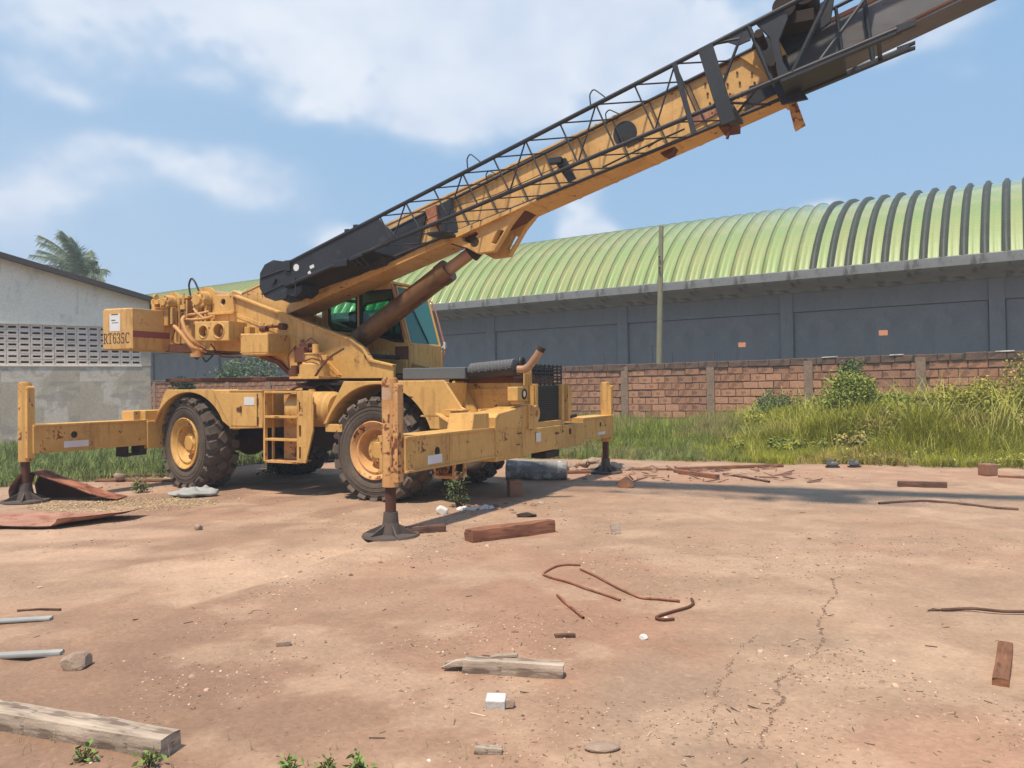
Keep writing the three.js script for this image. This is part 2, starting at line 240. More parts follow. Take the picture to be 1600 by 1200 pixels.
{
  const hall = thing('warehouse', 'long grey warehouse with green ribbed barrel roof behind the brick wall', 'warehouse', [5.33, 0, -33], HALL);
  const x0 = -50, x1 = 24, wz = -1.6;
  // wall: lintel band, plinth, back, ends; piers and panels are pieces
  part(hall, 'wall', [bb(x0, x1, -1.5, 5.4, wz - .5, wz - .22, 0), bb(x0, x1, 4.32, 5.4, wz - .22, wz - .06, 0), bb(x0, x1, -1.5, 5.4, -14.4, -14.1, 0), bb(x0, x0 + .3, -1.5, 5.7, -14.1, wz - .5, 0), bb(x1 - .3, x1, -1.5, 5.7, -14.1, wz - .5, 0)], M.hallWall);
  const panel = merge([bb(-3.28, 3.28, -1.5, 4.29, -.1, 0, .01)]), pier = merge([bb(-.24, .24, -1.5, 5.4, -.2, .0, .012)]);
  const P = []; for (let k = -7; k <= 3; k++) P.push(-1.5 + k * 7.1);
  pieces(hall, 'pier', pier, M.hallWall, P.map((x) => ({ x, y: 0, z: wz + .02 })));
  pieces(hall, 'wall_panel', panel, M.hallWall, P.slice(0, -1).map((x) => ({ x: x + 3.55, y: 0, z: wz - .12 })));
  part(hall, 'eave', [prism([[wz - .4, 5.06], [wz + .1, 5.06], [-.14, 5.38], [0, 5.40], [0, 5.72], [-.25, 5.78], [wz - .4, 5.78]].map(([a, b]) => [-a, b]), x0, x1, 0)].map((g) => { g.rotateY(Math.PI / 2); return g; }), M.hallTrim);
  // roof panels: each arch a trough with raised seams
  const half = 6.7, rise = 3.55, R = (half * half + rise * rise) / (2 * rise), cy = 5.72 + rise - R, zc = -.2 - half, A = Math.asin(half / R), W = .61;
  function arch(prof, off) {      // prof: [x across the panel, height]
    const N = 22, p = [], ix = [], m = prof.length;
    for (let i = 0; i <= N; i++) { const a = -A * 1.01 + 2.02 * A * i / N; for (const [px, ph] of prof) { const r = R + ph + off; p.push(px, cy + r * Math.cos(a), zc - r * Math.sin(a)); } }
    for (let i = 0; i < N; i++) for (let j = 0; j < m - 1; j++) { const k = i * m + j; ix.push(k, k + 1, k + m, k + 1, k + m + 1, k + m); }
    const g = new THREE.BufferGeometry(); g.setAttribute('position', new THREE.Float32BufferAttribute(p, 3)); g.setIndex(ix); g.computeVertexNormals(); return g;
  }
  const trough = [[-W / 2, .115], [-W / 2 + .03, .115], [-W / 2 + .07, .02], [-.17, .0], [-.06, .0], [-.04, .014], [.04, .014], [.06, .0], [.17, .0], [W / 2 - .07, .02], [W / 2 - .03, .115], [W / 2, .115]];
  const pg = merge([arch(trough, 0)]), list = [], r = rng(5);
  const nP = Math.floor((x1 - x0) / W); for (let i = 0; i < nP; i++) list.push({ x: x1 - W / 2 - i * W, y: 0, z: 0, m: Math.floor(r() * 3) });
  pieces(hall, 'roof_panel', pg, [M.roof, M.roofB, M.roofC], list);
  const seamThin = merge([arch([[-.028, .03], [-.022, .125], [.022, .125], [.028, .03]], .006)]), seamWide = merge([arch([[-.135, .004], [-.10, .03], [-.05, .122], [.05, .122], [.10, .03], [.135, .004]], .01)]);
  const thin = [], wide = []; for (let i = 1; i < nP; i++) { const x = x1 - i * W; (x > 6.9 && x < 20 ? wide : thin).push({ x, y: 0, z: 0 }); }
  const dkseam = std({ color: 0x5c6440, roughness: .6 });
  pieces(hall, 'roof_seam', seamThin, dkseam, thin);
  pieces(hall, 'tarred_seam', seamWide, M.bitumen, wide);
  part(hall, 'gable', [prism(Array.from({ length: 25 }, (_, i) => { const a = -A + 2 * A * i / 24; return [R * .995 * Math.sin(a), cy + R * .995 * Math.cos(a)]; }), x0 + .05, x0 + .2, 0), prism(Array.from({ length: 25 }, (_, i) => { const a = -A + 2 * A * i / 24; return [R * .995 * Math.sin(a), cy + R * .995 * Math.cos(a)]; }), x1 - .2, x1 - .05, 0)].map((g) => { g.rotateY(Math.PI / 2); g.translate(0, 0, zc); return g; }), M.hallTrim);
  levelled(hall);
}

// ------------------------------------------------------------------ boundary wall of earth blocks
{
  const wall = thing('boundary_wall', 'long low boundary wall of reddish earth blocks with mossy top', 'wall', [4.5, 0, -26.5], HALL);
  const bt = (seed, a, b, c2) => std({ map: tex(256, (u, v) => { const k = n(u, v, 4, seed, 5), f = n(u, v, 40, seed + 3, 3); let c = mix3(a, b, clamp(k * 1.7 - .35)); c = mix3(c, c2, step(.56, .75, n(u, v, 7, seed + 6, 4)) * .6); return c.map((q) => q * (.88 + .24 * f)); }), roughness: .95, bumpMap: bumpTex, bumpScale: .008 });
  const B = [bt(700, [168, 122, 93], [188, 140, 110], [122, 90, 72]), bt(710, [160, 115, 88], [180, 133, 105], [114, 84, 68]), bt(720, [176, 130, 101], [194, 147, 118], [130, 95, 77]), bt(730, [146, 107, 84], [166, 124, 100], [98, 75, 62])];
  const mortar = bt(740, [92, 72, 60], [116, 92, 76], [70, 58, 48]), concrete = bt(750, [132, 112, 95], [152, 130, 111], [100, 86, 74]), moss = bt(760, [92, 74, 64], [118, 94, 80], [60, 54, 48]), pale = bt(765, [196, 188, 178], [210, 204, 196], [150, 140, 130]);
  const x0 = -32, x1 = 16, r = rng(17);
  part(wall, 'mortar', [bb(x0, x1, -1.2, 2.08, -.2, -.02, 0)], mortar, undefined, 1.2);
  const L = .47, H = .232, gs = [];
  for (let k = 0; k < 4; k++) { const g = new RoundedBoxGeometry(1, 1, 1, 1, .03); const p = g.attributes.position; for (let i = 0; i < p.count; i++) { const q = fbm(p.getX(i) * 3 + k * 9, p.getY(i) * 3 + p.getZ(i), 77 + k, 2) - .5; p.setXYZ(i, p.getX(i) * (1 + .03 * q), p.getY(i) * (1 + .06 * q), p.getZ(i) + .1 * q); } g.computeVertexNormals(); gs.push(g); }
  const cols = []; for (let x = -31; x < 16; x += 3) cols.push(x + .2);
  const near = [], far = [];
  for (let c = 0; c < 9; c++) for (let x = x0 + (c % 2) * L / 2; x < x1; x += L) {
    let a = x, b = x + L - .018 - r() * .02; const cl = cols.find((q) => q > a - .14 && q < b + .14);
    if (cl !== undefined) { if (cl - .135 - a > b - cl - .135) b = cl - .135; else a = cl + .135; if (b - a < .07) continue; }
    const mx = (a + b) / 2, k = fbm(mx * .8, c * .5 + 3, 91, 3) * .75 + r() * .42 + (c > 6 ? .12 : 0) - (c === 0 ? -.1 : 0);
    const q = { x: mx, y: (c + .5) * H + (fbm(mx * .5, c, 93, 2) - .5) * .03 + (r() - .5) * .01, z: -.05 - r() * .026, sx: b - a, sy: H - .02 - r() * .022, sz: .12, rz: (r() - .5) * .02, m: k < .42 ? 2 : k < .6 ? 0 : k < .76 ? 1 : 3 };
    (mx > -2.2 && mx < 11.4 ? near : far).push(q);
  }
  const ub = gs.map((g) => { const q = clean(g); const s = q.clone().scale(L, H, .12); boxUV(s, 1.2); q.setAttribute('uv', s.attributes.uv); return q; });
  const nearS = near.slice(0, 300); far.push(...near.slice(300));
  pieces(wall, 'brick', ub, B, nearS);
  const stuff = new THREE.Mesh(mergeGeometries(far.map((p, i) => { const g = ub[i % 4].clone(); g.applyMatrix4(new THREE.Matrix4().compose(V(p.x, p.y, p.z), new THREE.Quaternion(), V(p.sx, p.sy, p.sz))); return g; })), B[1]); stuff.name = 'brickwork'; stuff.userData.kind = 'stuff'; wall.add(stuff);
  pieces(wall, 'column', merge([bb(-.13, .13, -1.2, 2.2, -.16, .03, .012)], 1.2), concrete, cols.map((x) => ({ x, y: 0, z: 0 })));
  const cop = []; for (let x = x0; x < x1;) { const w = .3 + r() * .34; cop.push(box(w - .01, .18 + r() * .05, .2 + r() * .04, x + w / 2, 2.175 + r() * .01, -.08, 0, 0, (r() - .5) * .03, .02)); x += w; }
  part(wall, 'coping', cop, moss, 'dark mossy top course', 1.2);
  for (const x of [5.8, 7.6, 10.2]) part(wall, 'patch', [box(.3 + r() * .15, .035, .26, x, 2.29, -.08, 0, 0, .02, .01)], pale, 'pale broken mortar patch');
  for (const [x, h] of [[.2, .62], [3.05, .5], [4.35, .42], [4.75, .42], [7.1, .4], [-1.6, .4], [.9, .35], [2.3, .3], [-22, .5], [-24.4, .4], [-19, .45]]) part(wall, 'fence_stake', [rod([x, 2.1, -.08], [x, 2.25 + h, -.08], .012), ...[0, 1, 2, 3].map((k) => cyl([x, 2.3 + h * (.25 + .22 * k), -.1], [x, 2.3 + h * (.25 + .22 * k), -.03], .02, .02, 6))], M.greyBox);
  levelled(wall);
}
for (const [x, d, y, lab] of [[6.95, 23.9, 2.82, 'small orange warning plate left of the taller weeds, above the wall'], [9.95, 21.2, 2.98, 'small pinkish orange plate further right above the wall top']]) {
  const s = thing('warning_plate', lab, 'sign', [x, y, -d], HALL, undefined);
  part(s, 'plate', [box(.22, .14, .012)], std({ map: tex(128, (u, v) => (u > .2 && u < .8 && v > .3 && v < .7 && fbm(u * 14, v * 6, 3, 2) > .5 ? [150, 70, 40] : [206, 140, 106])), roughness: .7 }), undefined, .22);
  part(s, 'wire_post', [rod([0, -.5, -.02], [0, .1, -.02], .008)], M.greyBox);
}

// ------------------------------------------------------------------ house at the left
{
  M.upper = std({ map: plaster(800, [236, 227, 212], [242, 234, 221], [198, 188, 174], .5), roughness: .93, bumpMap: bumpTex, bumpScale: .004 });
  M.lower = std({ map: tex(768, (u, v) => { const k = n(u, v, 3, 810, 5), f = n(u, v, 60, 812, 3); let c = mix3([182, 168, 150], [198, 184, 166], clamp(k * 1.8 - .4)); c = mix3(c, [218, 206, 192], step(.57, .66, fbm(u * 5, v * 2.2, 815, 5)) * .75); c = mix3(c, [160, 149, 140], step(.55, .7, fbm(u * 4, v * 9, 818, 4)) * .5); return c.map((q) => q * (.93 + .14 * f)); }), roughness: .95, bumpMap: bumpTex, bumpScale: .004 });
  M.vent = [std({ map: plaster(830, [218, 200, 188], [230, 214, 203], [184, 166, 154], .5), roughness: .95 }), std({ map: plaster(835, [206, 189, 178], [222, 206, 195], [172, 156, 146], .5), roughness: .95 })];
  M.sheet = std({ map: tex(256, (u, v) => mix3([70, 66, 66], [104, 96, 92], n(u, v, 5, 840, 5))), roughness: .7 });
  const h = thing('house', 'pale rendered house end with perforated vent blocks and dark sloping roof edge', 'house', [-11.4, 0, -25], .70);
  const roofY = (x) => 4.5 - x * .257;
  part(h, 'lower_wall', [bb(-8, 0, -1, 2.46, -.22, 0, .01), bb(-.25, -.02, -1, 4.45, -12, -.23, 0), bb(-8, -7.8, -1, 6, -12, -.23, 0), bb(-7.8, -.25, -1, 4.5, -12, -11.8, 0)], M.lower);
  part(h, 'pier', [bb(-.26, .015, 2.46, 3.71, -.22, .012, .01)], M.lower);
  part(h, 'upper_wall', [prism([[-8, 3.71], [0, 3.71], [0, roofY(0)], [-8, roofY(-8)]], -.22, 0, 0), bb(-8, -.262, 3.66, 3.71, -.05, .02, .005), bb(-8, -.262, 2.445, 2.485, -.05, .02, .005)], M.upper);
  const vb = boxUV(clean(prism([[-.146, -.083], [.146, -.083], [.146, .083], [-.146, .083]], -.1, 0, .004, [[[-.1, -.032], [-.1, .028], [.1, .028], [.1, -.032]]])), 2);
  const list = [], r = rng(3);
  for (let j = 0; j < 7; j++) for (let i = 0; i < 25; i++) list.push({ x: -.41 - i * .3, y: 2.485 + .088 + j * .168, z: -.02 + r() * .008, m: r() > .5 ? 1 : 0 });
  pieces(h, 'vent_block', vb, M.vent, list);
  const sl = Math.atan(.257), Lr = 8.9, sheets = [];
  for (let k = 0; k < 24; k++) sheets.push(box(Lr, .035, .56, 0, 0, -k * .53, 0, 0, 0, .01));
  const roof = part(h, 'roof', sheets.map((g) => { g.rotateZ(-sl); g.translate(-3.75, roofY(-3.75) + .1, .02); return g; }), M.sheet);
  const fas = box(Lr, .16, .03, 0, -.06, .31, 0, 0, 0, .005); fas.rotateZ(-sl); fas.translate(-3.75, roofY(-3.75) + .1, .02); part(h, 'fascia', [fas], std({ color: 0x4a4442, roughness: .8 }));
  part(h, 'far_roof', [box(4, .05, 10, 1.0, 4.5, -8, 0, 0, -sl * .9, .01)], M.sheet);
  levelled(h);
}
// utility pole behind the wall
{
  const p = thing('utility_pole', 'weathered greenish wooden pole standing behind the brick wall', 'pole', [5.35, 0, -29]);
  const g = cyl([0, -.5, 0], [.16, 7.45, 0], .13, .085, 12), q = g.attributes.position; for (let i = 0; i < q.count; i++) q.setX(i, q.getX(i) + .03 * Math.sin(q.getY(i) * 1.3));
  part(p, 'shaft', [g], std({ map: tex(256, (u, v) => mix3([118, 116, 92], [148, 144, 116], fbm(u * 30, v * 3, 850, 4))), roughness: .9 }), undefined, 1);
  part(p, 'bolt', [cyl([.05, 5.9, .1], [.05, 5.9, .2], .03), cyl([.05, 6.3, .1], [.05, 6.3, .18], .03)], M.dark);
}

// ------------------------------------------------------------------ the crane (its x runs along the carrier towards the engine, z towards the near side)
const font = await new FontLoader().loadAsync('fonts/droid/droid_serif_regular.typeface.json');
{
  const crane = thing('mobile_crane', 'yellow rough terrain crane on outriggers with raised boom and folded black lattice jib', 'crane', [-2.717, 0, -12.991], -0.4584);
  const P = M.paint, PB = M.paintB, RP = M.rustPaint, K = M.black, D = M.dark;
  M.footIron = std({ map: tex(256, (u, v) => mix3([66, 58, 54], [112, 98, 88], n(u, v, 6, 467, 5))), roughness: .8 });
  M.fadedBand = std({ map: tex(256, (u, v) => mix3([178, 140, 104], [206, 190, 182], step(.42, .62, n(u, v, 5, 468, 5)))), roughness: .7 });
  // carrier frame, axles
  part(crane, 'frame', [bb(-3.0, 3.35, .78, 1.2, -.48, -.12), bb(-3.0, 3.35, .78, 1.2, .12, .48), bb(-2.9, 3.3, .95, 1.2, -.12, .12), bb(-.4, 1.0, .7, 1.25, -.9, .9), bb(-2.9, .9, 1.38, 1.5, -1.3, .75), bb(-.9, .9, 1.2, 1.5, -.7, .7)], D);
  for (const x of [-2.09, 1.57]) part(crane, 'axle', [cyl([x, .7, -1.0], [x, .7, 1.0], .13), new THREE.SphereGeometry(.27, 16, 10).translate(x, .7, 0), bb(x - .14, x + .14, .55, .85, -.85, .85)], M.darkRust);
  // wheels
  const R = .755, W = .54;
  function wheel(x, zf, side, steer, dusty) {
    const w = new THREE.Group(); w.name = 'wheel'; w.position.set(x, R - .035, zf - side * W / 2); w.rotation.y = steer + (side < 0 ? Math.PI : 0); crane.add(w);
    const hw = W / 2, prof = [[.395, hw - .06], [.42, hw - .02], [.5, hw], [.6, hw - .005], [.66, hw - .03], [.695, hw - .06], [.712, hw - .1], [.716, 0], [.712, -hw + .1], [.66, -hw + .03], [.55, -hw], [.42, -hw + .02], [.395, -hw + .06]].map(([a, b]) => new THREE.Vector2(a, b));
    const body = new THREE.LatheGeometry(prof, 56); body.rotateX(Math.PI / 2);
    const beads = [.52, .575, .63].map((r) => new THREE.TorusGeometry(r, .006, 5, 48).translate(0, 0, hw - .002));
    part(w, 'tyre', [body, beads], M.rubber);
    const lugs = [], N = 20;
    for (let i = 0; i < N; i++) for (const [z, off, len, wd, yaw] of [[.185, 0, .15, .15, .25], [.185, 0, .12, .15, .25], [.0, .5, .19, .15, .78], [-.185, 0, .15, .15, -.25]].filter((_, q) => q !== 1)) {
      const a = (i + off) / N * Math.PI * 2, h = .055, r0 = .70;
      const g = new THREE.BoxGeometry(wd, h, len); const q = g.attributes.position;
      for (let k = 0; k < q.count; k++) { const f = q.getY(k) > 0 ? .82 : 1.04; q.setX(k, q.getX(k) * f); q.setZ(k, q.getZ(k) * f); }
      g.rotateY(yaw); g.translate(0, r0 + h / 2, 0); if (z) { g.rotateX(0); g.translate(0, -.004, z); } g.rotateZ(a); g.computeVertexNormals(); lugs.push(g);
    }
    for (let i = 0; i < N; i++) for (const s of [-1, 1]) { const g = new THREE.BoxGeometry(.125, .075, .075); g.rotateX(s * .55); g.translate(0, .686, s * .240); g.rotateZ(i / N * Math.PI * 2); lugs.push(g); }
    part(w, 'tread', lugs, dusty ? M.rubberDust : M.rubber);
    const rp = [[.405, hw - .03], [.415, hw + .005], [.40, hw + .015], [.385, hw - .005], [.355, hw - .02], [.345, hw - .045], [.33, hw - .05], [.305, hw - .03], [.29, hw - .05], [.27, hw - .19], [.20, hw - .23], [.10, hw - .23], [.0, hw - .23]].map(([a, b]) => new THREE.Vector2(a, b));
    const rim = new THREE.LatheGeometry(rp, 48); rim.rotateX(Math.PI / 2);
    part(w, 'rim', [rim], dusty ? RP : PB);
    const nuts = Array.from({ length: 12 }, (_, i) => cyl([.225 * Math.cos(i * .5236), .225 * Math.sin(i * .5236), hw - .225], [.225 * Math.cos(i * .5236), .225 * Math.sin(i * .5236), hw - .195], .016, .016, 6));
    part(w, 'hub', [cyl([0, 0, hw - .23], [0, 0, hw - .1], .175, .165, 28), cyl([0, 0, hw - .1], [0, 0, hw - .075], .12, .11, 24), Array.from({ length: 8 }, (_, i) => cyl([.14 * Math.cos(i * .785), .14 * Math.sin(i * .785), hw - .11], [.14 * Math.cos(i * .785), .14 * Math.sin(i * .785), hw - .085], .013, .013, 6)), nuts], dusty ? PB : P);
  }
  wheel(-2.09, 1.40, 1, -.22, false); wheel(1.57, 1.40, 1, -.03, true); wheel(-2.09, -1.40, -1, -.1, false); wheel(1.57, -1.40, -1, -.03, false);
  // fenders
  const arc = (cx, cy, r, a0, a1, k = 20) => Array.from({ length: k + 1 }, (_, i) => { const a = (a0 + (a1 - a0) * i / k) * Math.PI / 180; return [cx + r * Math.cos(a), cy + r * Math.sin(a)]; });
  for (const s of [1, -1]) {
    const z = (a, b) => (s > 0 ? [a, b] : [-b, -a]);
    part(crane, 'rear_fender', [prism([[-2.84, .99], [-2.80, .99], ...arc(-2.03, .70, .84, 159, 28, 26), [-1.08, .97], [-.95, .97], [-.95, 1.585], [-2.50, 1.585], [-2.56, 1.54]], ...z(1.37, 1.42), .008), prism([[-2.80, .99], ...arc(-2.03, .70, .845, 159, 28, 26), [-1.1, 1.56], [-2.50, 1.56]], ...z(.78, 1.37), 0)], P);
    part(crane, 'front_fender', [prism([[.69, 1.08], [.73, 1.08], ...arc(1.62, .70, .945, 155.5, 24, 26), [2.50, 1.04], [2.90, 1.04], [3.08, 1.29], [2.98, 1.34], [2.72, 1.69], [1.06, 1.69]], ...z(1.37, 1.42), .008), prism([[.73, 1.08], ...arc(1.62, .70, .95, 155.5, 24, 26), [2.6, 1.06], [2.68, 1.66], [1.08, 1.66]], ...z(.72, 1.37), 0)], P);
  }
  part(crane, 'fender_lip', [box(.30, .11, .25, .86, 1.02, 1.27)], PB);
  part(crane, 'fender_step', [box(.26, .02, .2, 2.95, 1.30, 1.46, 0, 0, 0, .004), prism([[2.72, 1.22], [2.84, 1.18], [3.04, 1.02], [2.84, 1.02]], 1.42, 1.47, .004), box(.3, .02, .12, 2.78, 1.18, 1.47, 0, 0, -.5, .004), bb(2.5, 3.1, .99, 1.03, 1.1, 1.4)], PB);
  // battery box behind the rear wheel
  const bx = new THREE.Group(); bx.name = 'battery_box'; crane.add(bx);
  part(bx, 'body', [prism([[-1.46, 1.575], [-.44, 1.56], [-.44, 1.0], [-1.10, .975], [-1.14, 1.06]], .8, 1.45, .012), bb(-1.1, -.43, 1.555, 1.575, .8, 1.46, .004)], P);
  part(bx, 'door', [prism([[-1.28, 1.53], [-.54, 1.52], [-.54, 1.03], [-1.07, 1.03]], 1.45, 1.458, .002)], P);
  part(bx, 'hinge', [rod([-.52, 1.45, 1.46], [-.52, 1.34, 1.46], .014), rod([-.52, 1.17, 1.46], [-.52, 1.06, 1.46], .014), rod([-.525, 1.52, 1.455], [-.525, 1.03, 1.455], .005)], M.darkRust);
  part(bx, 'latch', [bb(-.94, -.84, 1.25, 1.31, 1.456, 1.47), bb(-.87, -.84, 1.23, 1.33, 1.46, 1.48)], M.darkRust);
  part(bx, 'label_plate', [bb(-.79, -.58, 1.345, 1.465, 1.458, 1.463, .001)], M.white);
  // ladder with side plate
  const ld = new THREE.Group(); ld.name = 'ladder'; crane.add(ld);
  for (const y of [1.54, 1.17, .83, .5]) part(ld, 'step', [bb(-.42, .2, y - .018, y + .018, 1.22, 1.42, .006)], y < .6 ? RP : PB);
  part(ld, 'side_plate', [prism([[.2, 1.56], [.44, 1.56], [.50, 1.46], [.50, .98], [.36, .50], [.19, .50]], 1.38, 1.415, .005, [[[.235, 1.40], [.27, 1.40], [.27, 1.25], [.235, 1.25]], [[.235, 1.06], [.285, 1.06], [.285, .88], [.235, .88]], [[.235, .74], [.28, .74], [.28, .56], [.235, .56]]])], PB);
  part(ld, 'rail', [bb(-.45, -.415, .5, 1.56, 1.36, 1.42, .005), bb(-.45, -.42, .5, 1.56, 1.2, 1.24, .005)], PB);
  part(ld, 'back_plate', [bb(-.30, -.02, .52, 1.5, 1.12, 1.14, .004), bb(-.42, .2, .5, .52, 1.1, 1.3, .004)], RP);
  // hydraulic tank beside the ladder
  part(crane, 'hydraulic_tank', [cyl([-.1, 1.28, 1.08], [.62, 1.28, 1.08], .265, .265, 32), cyl([.62, 1.28, 1.08], [.67, 1.28, 1.08], .265, .21, 32), cyl([.12, 1.28, 1.08], [.15, 1.28, 1.08], .272, .272, 32), cyl([.2, 1.53, 1.08], [.2, 1.58, 1.08], .05)], P);
  part(crane, 'valve_hose', [tube([[-.3, 1.56, 1.0], [-.15, 1.63, .95], [.02, 1.6, .9], [.1, 1.55, .9]], .022), tube([[-.05, 1.6, .8], [.1, 1.66, .7], [.3, 1.56, .7]], .018)], M.darkRust);
  // deck plates and engine
  part(crane, 'deck_plate', [bb(2.35, 3.3, 1.2, 1.225, .45, 1.42, .004), bb(-2.9, -.95, 1.5, 1.52, -1.3, .8, .004)], PB);
  const en = new THREE.Group(); en.name = 'engine_cover'; crane.add(en);
  part(en, 'hood', [bb(2.2, 3.28, 1.12, 1.66, -1.0, .46), bb(2.45, 3.2, 1.5, 1.58, .46, .475, .004), box(.04, .6, .3, 2.62, 1.42, .62, 0, 0, .5, .004)], PB);
  part(en, 'hood_top', [bb(2.25, 3.3, 1.66, 1.74, -.95, .5), bb(2.5, 3.2, 1.74, 1.78, -.7, .6)], M.darkRust);
  part(en, 'radiator', [bb(3.26, 3.34, 1.08, 1.62, -1.02, -.12)], K);
  part(en, 'radiator_frame', [bb(3.24, 3.40, 1.05, 1.64, -.12, -.04), bb(3.24, 3.40, 1.05, 1.64, -1.12, -1.02), bb(3.24, 3.40, 1.0, 1.08, -1.12, -.04), prism([[3.28, 1.05], [3.45, 1.05], [3.45, 1.62], [3.28, 1.62]], -1.30, -1.16)], PB);
  const fins = []; for (let k = 0; k < 16; k++) fins.push(bb(3.34, 3.352, 1.1 + k * .032, 1.108 + k * .032, -1.0, -.14, 0)); part(en, 'grille', fins, D);
  const bars = []; for (let k = 0; k < 6; k++) bars.push(bb(3.2, 3.3, 1.64 + k * .052, 1.665 + k * .052, -1.25, -.2, .003)); for (let k = 0; k < 7; k++) bars.push(bb(3.285, 3.305, 1.62, 1.94, -1.25 + k * .16, -1.225 + k * .16, .003), bb(2.85, 3.2, 1.64 + (k % 6) * .052, 1.66 + (k % 6) * .052, -.22, -.2, .003));
  part(en, 'cooler_guard', [bars, bb(2.9, 3.18, 1.62, 1.9, -1.2, -.26)], K);
  part(en, 'slotted_bracket', [0, 1, 2, 3].map((k) => bb(3.36, 3.38, 1.62, 1.86, .27 - k * .07, .31 - k * .07, .003)), PB);
  part(crane, 'headlamp_box', [bb(3.33, 3.49, 1.405, 1.60, .46, .76, .012), bb(3.35, 3.47, 1.36, 1.405, .5, .7)], P);
  part(crane, 'headlamp', [new THREE.SphereGeometry(.045, 18, 12).scale(.3, 1, 1).translate(3.494, 1.5, .56)], M.lens);
  part(crane, 'headlamp_bezel', [new THREE.TorusGeometry(.062, .016, 8, 24).rotateY(Math.PI / 2).translate(3.492, 1.5, .56)], D);
  part(crane, 'air_duct', [bb(1.63, 2.68, 1.715, 1.88, .42, .78, .015)], M.greyBox);
  const mf = new THREE.Group(); mf.name = 'muffler'; crane.add(mf);
  part(mf, 'drum', [cyl([2.68, 1.81, .62], [3.40, 1.865, .62], .108, .108, 28), cyl([3.40, 1.865, .62], [3.43, 1.868, .62], .108, .06, 24), new THREE.TorusGeometry(.07, .03, 8, 18).rotateY(Math.PI / 2).translate(3.43, 1.93, .5)], K);
  const dots = []; for (let i = 0; i < 13; i++) for (let j = 0; j < 9; j++) { const a = -.35 + j * .2 + (i % 2) * .1, x = 2.72 + i * .053, y = 1.813 + (x - 2.68) * .076; dots.push(new THREE.TorusGeometry(.02, .0085, 4, 9).rotateX(-Math.PI / 2).translate(0, .113, 0).rotateX(a + .2).translate(x, y, .62)); }
  part(mf, 'perforated_guard', dots, std({ color: 0x5a5c60, roughness: .5 }));
  part(crane, 'exhaust_pipe', [tube([[3.42, 1.84, .62], [3.52, 1.84, .62], [3.6, 1.88, .62], [3.72, 2.02, .62], [3.78, 2.11, .62]], .054, 24, 14)], M.rod);
  part(crane, 'exhaust_tip', [cyl([3.765, 2.085, .62], [3.80, 2.14, .62], .057, .057, 16)], D);
  // front outriggers
  const jack = (o, x, z, top, m, y0) => {
    part(o, 'jack_cylinder', [cyl([x, y0, z], [x, top, z], .088, .088, 24), cyl([x, top, z], [x, top + .02, z], .075, .07, 24), bb(x - .05, x + .13, y0 + .05, top - .08, z - .06, z + .05, .004), cyl([x + .11, top - .07, z - .05], [x + .11, top - .07, z + .05], .03)], m);
    if (m === RP) part(o, 'faded_band', [cyl([x, 1.47, z], [x, 1.60, z], .0892, .0892, 24, true)], M.fadedBand);
    part(o, 'jack_rod', [cyl([x, .1, z], [x, y0, z], .058, .058, 18)], M.darkRust);
    const ribs = [0, 1, 2, 3, 4, 5].map((k) => prism([[.06, .04], [.28, .04], [.28, .05], [.10, .13], [.06, .20]], -.008, .008, 0).rotateY(k * 1.047 + .3).translate(x, 0, z));
    part(o, 'jack_foot', [cyl([x, .015, z], [x, .04, z], .31, .30, 28), cyl([x, .04, z], [x, .16, z], .12, .085, 20), cyl([x, .16, z], [x, .27, z], .085, .075, 20), ribs], M.footIron);
  };
  const fo = new THREE.Group(); fo.name = 'front_outrigger'; crane.add(fo);
  part(fo, 'housing', [bb(3.05, 3.43, .62, 1.04, .26, 1.30, .012), prism([[-1.33, 1.03], [-.27, 1.03], [-.27, 1.345], [-.45, 1.33], [-1.22, 1.255], [-1.33, 1.2]], 3.06, 3.44, .01).rotateY(Math.PI / 2), bb(3.05, 3.42, .64, 1.0, -1.9, .26, .012), bb(3.0, 3.05, .7, 1.3, -.9, 1.0)], PB);
  part(fo, 'riser', [prism([[-1.92, 1.06], [-1.45, 1.06], [-1.46, 1.27], [-1.86, 1.27]], 3.06, 3.42, .01).rotateY(Math.PI / 2)], P);
  part(fo, 'tow_eye', [prism([...arc(-.10, 1.215, .115, -60, 120, 12), [-.36, 1.36], [-.36, 1.0], [-.1, 1.0]], 3.435, 3.475, .006, [ring(-.10, 1.215, .05, 18)]).rotateY(Math.PI / 2)], PB);
  part(fo, 'rust_patch', [new THREE.SphereGeometry(.075, 10, 8).scale(.15, 1, 1.1).translate(3.44, 1.06, .22)], M.darkRust, 'rusty weld scar');
  const beamF = (z0, z1, name, m) => part(fo, name, [bb(3.07, 3.415, .69, 1.055, z0, z1, .008), bb(3.05, 3.435, 1.045, 1.075, z0, z1, .004), bb(3.05, 3.43, .68, .705, z0, z1, .004), bb(3.412, 3.424, .7, 1.05, (z0 + z1) / 2 + .1, (z0 + z1) / 2 + .13, .002)], m);
  beamF(1.28, 3.36, 'beam', PB); beamF(-3.36, -1.88, 'beam', PB);
  part(fo, 'beam_hole', [cyl([3.414, .87, 2.72], [3.419, .87, 2.72], .052, .052, 20), cyl([3.414, .93, -2.72], [3.419, .93, -2.72], .04, .04, 16)], D);
  part(fo, 'label_plate', [bb(3.416, 3.421, .735, .835, 2.62, 2.93, .001), bb(3.431, 3.436, .80, .93, -.12, .04, .001), bb(3.416, 3.421, .75, .80, -2.95, -2.6, .001)], M.white);
  part(fo, 'tab', [bb(3.431, 3.45, .95, .965, .55, .66, .002), bb(3.431, 3.45, .8, .81, .6, .68, .002), bb(3.425, 3.44, .84, .93, -1.3, -1.25, .002), bb(3.425, 3.44, .87, .9, -.8, -.68, .002)], M.darkRust);
